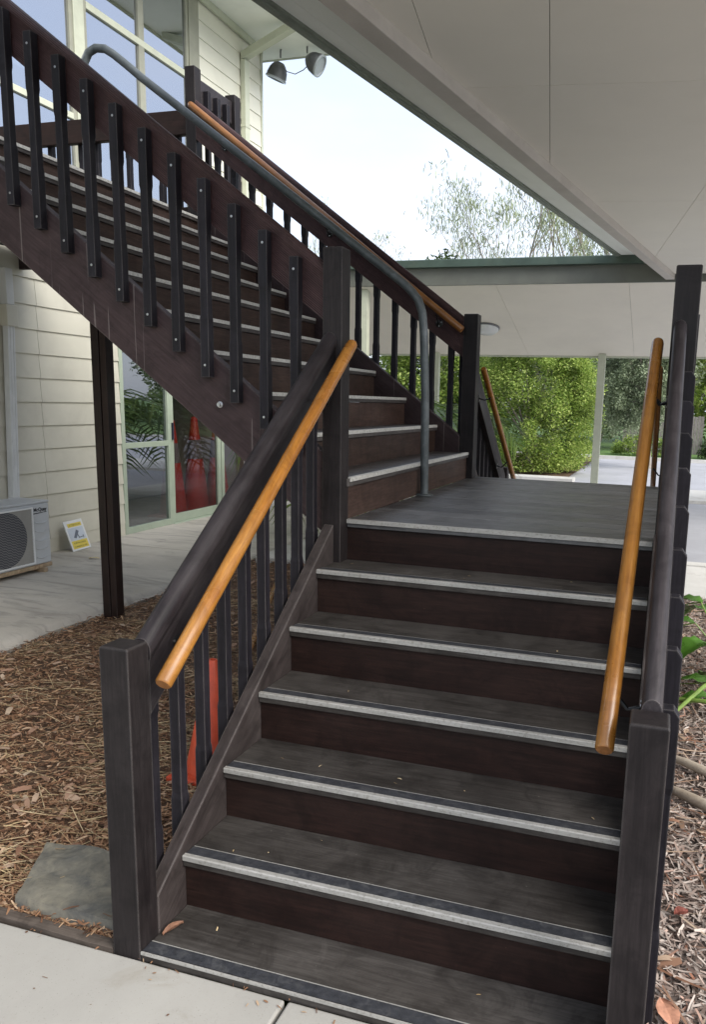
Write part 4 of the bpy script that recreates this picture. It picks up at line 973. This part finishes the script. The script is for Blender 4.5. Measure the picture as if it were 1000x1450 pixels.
# palms behind the far stringer
def palm(label, base, nf, seed, ln=1.5):
    t = thing('palm', label, 'palm', base); r = random.Random(seed)
    MB().tube([(0, 0, -.1), (0, 0, .6), (0, 0, 1.1)], [.09, .08, .05], 10).build('trunk', BARK, t)
    for f in range(nf):
        a = 2*math.pi*f/nf+r.uniform(-.25, .25); el = r.uniform(.5, 1.25); l = ln*r.uniform(.8, 1.15)
        V = []; F = []; d = Vector((math.cos(a), math.sin(a), 0)); side = Vector((-math.sin(a), math.cos(a), 0)); p = Vector((0, 0, 1.05)); ang = el; pts = [p]
        for k in range(12):
            ang -= .11+.02*k*.6; p = p+(d*math.cos(ang)+Vector((0, 0, math.sin(ang))))*l/12; pts.append(p)
        for k in range(2, 13):
            for half in (0, .5):
                if k+half > 12: continue
                q = pts[k] if half == 0 else pts[k].lerp(pts[min(12, k+1)], .5)
                fw = (pts[min(12, k+1)]-pts[k-1]).normalized(); L_ = .42*l*(math.sin(math.pi*(k+half)/13.5)**.6)*r.uniform(.85, 1.1)
                for s in (-1, 1):
                    dd = (side*s*.85+fw*.55+Vector((0, 0, r.uniform(.0, .25)))).normalized(); wv = fw*.019
                    b0 = q; b1 = q+dd*L_*.5; b2 = q+dd*L_+Vector((0, 0, -.28*L_)); i = len(V)
                    V += [tuple(b0-wv*.5), tuple(b0+wv*.5), tuple(b1+wv), tuple(b1-wv), tuple(b2+wv*.15), tuple(b2-wv*.15)]; F += [(i, i+1, i+2, i+3), (i+3, i+2, i+4, i+5)]
        fr = raw('frond', V, F, PALM, t); MB().tube([tuple(x) for x in pts], [.011*(1-.07*k) for k in range(13)], 5).build('frond_rib', STEMG, fr)
palm('green palm with arching fronds behind the stair landing corner', (-1.75, 5.7, 0), 15, 5, 1.35)
palm('darker green palm behind the far stringer nearer the building', (-2.2, 7.4, 0), 15, 9, 1.9)
palm('yellowish green palm standing just beyond the far landing post', (-1.5, 7.6, 0), 13, 14, 1.35)
# broad leaved plants on the right
def broad(label, base, specs):
    t = thing('broad_leaf_plant', label, 'plant', base)
    for (a, l, w, el, st) in specs:
        d = Vector((math.cos(a), math.sin(a), 0)); s = Vector((-math.sin(a), math.cos(a), 0)); tip = d*st*math.cos(el)+Vector((0, 0, st*math.sin(el)))
        V = []; F = []; nrow = 9
        for i in range(nrow):
            u = i/(nrow-1); c = tip+d*l*u+Vector((0, 0, .10*l*math.sin(u*2.4)-.55*l*u*u)); ww = w*math.sin(math.pi*(.08+.92*u)**.75)*(.93+.1*math.sin(i*2.2))
            for j in (-2, -1, 0, 1, 2):
                p = c+s*ww*j/2+Vector((0, 0, -.0+.22*ww*abs(j)/2+.006*math.sin(i*3+j))); V.append(tuple(p))
        for i in range(nrow-1):
            for j in range(4): k = i*5+j; F.append((k, k+1, k+6, k+5))
        lf = MB().add(V, F); o = lf.build('leaf', BIGLEAF, t, smooth=False)
        for q in o.data.polygons: q.use_smooth = True
        MB().tube([(0, 0, -.02), tuple(tip*.5+Vector((0, 0, .05*st))), tuple(tip), tuple(tip+d*l*.8+Vector((0, 0, .10*l*math.sin(.8*2.4)-.55*l*.64+.004)))], [.008, .006, .005, .002], 6).build('stem', STEMG, t)
broad('broad leaved green plant on the grey mulch right of the stairs, the taller one', (1.78, 3.15, 0), [(2.75, .30, .085, 1.1, .42), (3.3, .28, .085, .9, .34), (3.9, .26, .09, .75, .26), (2.2, .3, .09, 1.0, .36), (4.6, .26, .08, .8, .3), (1.0, .3, .09, .9, .4), (.1, .3, .09, .8, .35), (5.5, .3, .09, .7, .35)])
broad('low broad leaved green plant nearer the path edge right of the stairs', (1.80, 2.45, 0), [(2.7, .26, .07, .45, .2), (3.4, .24, .06, .3, .16), (2.1, .26, .07, .5, .2), (4.4, .22, .06, .4, .18), (.6, .25, .07, .6, .25), (5.5, .25, .07, .5, .25)])
# fallen branches on the right
tag(MB().tube([(1.40, 1.62, .035), (1.50, 1.545, .045), (1.60, 1.47, .045), (1.85, 1.34, .04), (2.15, 1.3, .03)], [.012, .020, .022, .020, .015], 9).build('fallen_branch', STICKM, smooth=True), 'pale thick fallen branch on the grey mulch beside the right foot post, the farther one', 'branch')
tag(MB().tube([(1.39, 1.33, .03), (1.48, 1.25, .042), (1.60, 1.16, .045), (1.8, 1.10, .04), (2.05, 1.0, .03)], [.012, .021, .024, .019, .015], 9).build('fallen_branch', STICKM, smooth=True), 'pale thick fallen branch on the grey mulch beside the right foot post, the nearer one', 'branch')
tag(MB().tube([(1.38, 2.3, .05), (1.6, 2.22, .09), (1.9, 2.1, .10)], [.010, .012, .010], 8).build('green_stem', STEMG, smooth=True), 'green plant stem lying over the mulch near the stair slats', 'stem')
tag(MB().tube([(1.42, 2.05, .03), (1.6, 2.35, .12), (1.8, 2.7, .16)], [.010, .012, .008], 8).build('green_stem', STEMG, smooth=True), 'green plant stem rising towards the broad leaves', 'stem')
def leaf1(label, p, yaw, l, w, col, nm):
    m = plain(nm, col, .7, var=.3, scale=60); V = []; F = []
    for i in range(6):
        u = i/5; ww = w*math.sin(math.pi*min(.97, u*.9+.06)); V += [(l*(u-.5), -ww, .008+.008*math.sin(u*3)), (l*(u-.5), 0, .002+.010*math.sin(u*3)), (l*(u-.5), ww, .010+.006*math.sin(u*3))]
    for i in range(5):
        for j in (0, 1): k = i*3+j; F.append((k, k+1, k+4, k+3))
    o = MB().add(V, F).build('fallen_leaf', m, loc=p); o.rotation_euler = (0, 0, yaw); tag(o, label, 'leaf')
leaf1('curled brown leaf on the lowest board beside the left foot post', (.012+.02, -.10, Z0+.001), 1.2, .07, .014, (.20, .10, .06), 'brown leaf')
leaf1('red leaf on the grey mulch right of the stairs', (1.47, .46, .035), .6, .05, .02, (.17, .045, .03), 'red leaf')
leaf1('pale yellow leaf on the concrete slab before the leaning sign', (-3.70, 4.0, SLABZ+.001), .3, .10, .02, (.60, .50, .28), 'yellow leaf')
leaf1('pinkish leaf on the mulch at the foot of the right balustrade', (1.43, .03, .03), 1.9, .10, .03, (.45, .22, .14), 'pinkish leaf')

# debris on the steps
r = np.random.default_rng(77); n = 20; kk = r.integers(-1, 6, n); dd = r.uniform(.07, G-.02, n)
P = np.stack([r.uniform(.05, 1.22, n), kk*G+dd, Z0+(kk+1)*R0+.004], 1); P = P[(kk > -1) | (dd > .09)]; n = len(P)
V, F = chips(P, r.uniform(.004, .016, n), r.uniform(.0015, .005, n), r.uniform(0, 6.3, n), r.normal(0, .08, n), r.normal(0, .3, n), r.uniform(0, .1, n))
tag(raw('leaf_litter', V, F, STRAW), 'tiny pale seed and leaf scraps scattered on the lower treads', 'leaf litter', kind='stuff')
n = 60; P = np.stack([r.uniform(-1.2, .9, n), -.21-r.uniform(0, 1, n)**2.5*.3, np.full(n, .004)], 1)
V, F = chips(P, r.uniform(.004, .022, n), r.uniform(.0015, .006, n), r.uniform(0, 6.3, n), r.normal(0, .08, n), r.normal(0, .3, n), r.uniform(0, .1, n))
tag(raw('leaf_litter', V, F, CHIPL), 'small brown bark crumbs along the edge of the pale path', 'leaf litter', kind='stuff')

# fence and car beyond the drive
fe = thing('paling_fence', 'weathered grey paling fence beyond the drive', 'fence', (-.2, 27.0, 0)); p0 = None
for i in range(26):
    if p0 is None: p0 = MB().box(0, .095, 0, .015, -.1, 1.35).build('paling', FENCEW, fe, loc=(0, 0, 0))
    else: share(p0, 'paling', fe, (i*.105, random.uniform(0, .006), random.uniform(-.03, .02)))
MB().box(-.02, 2.75, .02, .06, .3, .38).build('fence_rail', FENCEW, fe); MB().box(-.02, 2.75, .02, .06, 1.0, 1.08).build('fence_rail', FENCEW, fe)
def car(label, loc, rz, col):
    c = thing('parked_car', label, 'car', loc); c.rotation_euler = (0, 0, rz); paint = plain('car paint '+label[:8], col, .25, .2, var=.03)
    side = [(-2.1, .35), (-2.15, .7), (-1.95, .85), (-1.2, .95), (-.55, 1.38), (.75, 1.42), (1.5, .98), (2.1, .88), (2.2, .6), (2.15, .32)]
    m = MB(); m.loft([[(x, y*(.86 if z > 1.1 else 1), z) for x, z in side] for y in (-.85, -.8, .8, .85)]); m.build('body', paint, c, .04)
    for s in (-1, 1):
        m = MB(); y = s*.853*.99; m.add([(-1.0, s*.87, .98), (1.28, s*.87, .99), (.7, s*.765, 1.34), (-.5, s*.765, 1.32)], [(0, 1, 2, 3)]); m.build('side_window', GLASSL, c)
        for x in (-1.35, 1.35):
            w_ = MB().lathe([(.0001, 0), (.33, 0), (.33, .2), (.0001, .2)], 24, 'y', (x, s*.76-.1, .31)).build('wheel', SBLACK, c); MB().lathe([(.0001, 0), (.2, 0), (.2, .02), (.0001, .02)], 16, 'y', (x, s*.87, .31)).build('rim', LAMPG, w_)
    m = MB().add([(-2.17, -.8, .62), (-2.17, -.45, .62), (-2.14, -.45, .76), (-2.14, -.8, .76)], [(0, 1, 2, 3)]); m.build('headlight', LAMPW, c)
    m = MB().add([(-2.17, .8, .62), (-2.17, .45, .62), (-2.14, .45, .76), (-2.14, .8, .76)], [(0, 1, 2, 3)]); m.build('headlight', LAMPW, c)
car('pale red parked car beyond the drive at the right edge', (5.0, 27.5, 0), 0, (.45, .12, .13))
tree('bush', 'low dark shrub in front of the parked car at the right edge', 'bush', (3.1, 24.6, 0), (3.1, 24.6, .35), (.75, .5, .42), 5000, 40, .18, .07, LEAFD, 61, trunk=False)
tree('bush', 'low green ground shrub beyond the drive under the background trees', 'bush', (.7, 24.8, 0), (.7, 24.8, .3), (1.2, .4, .35), 6000, 50, .18, .07, LEAFG, 62, trunk=False)
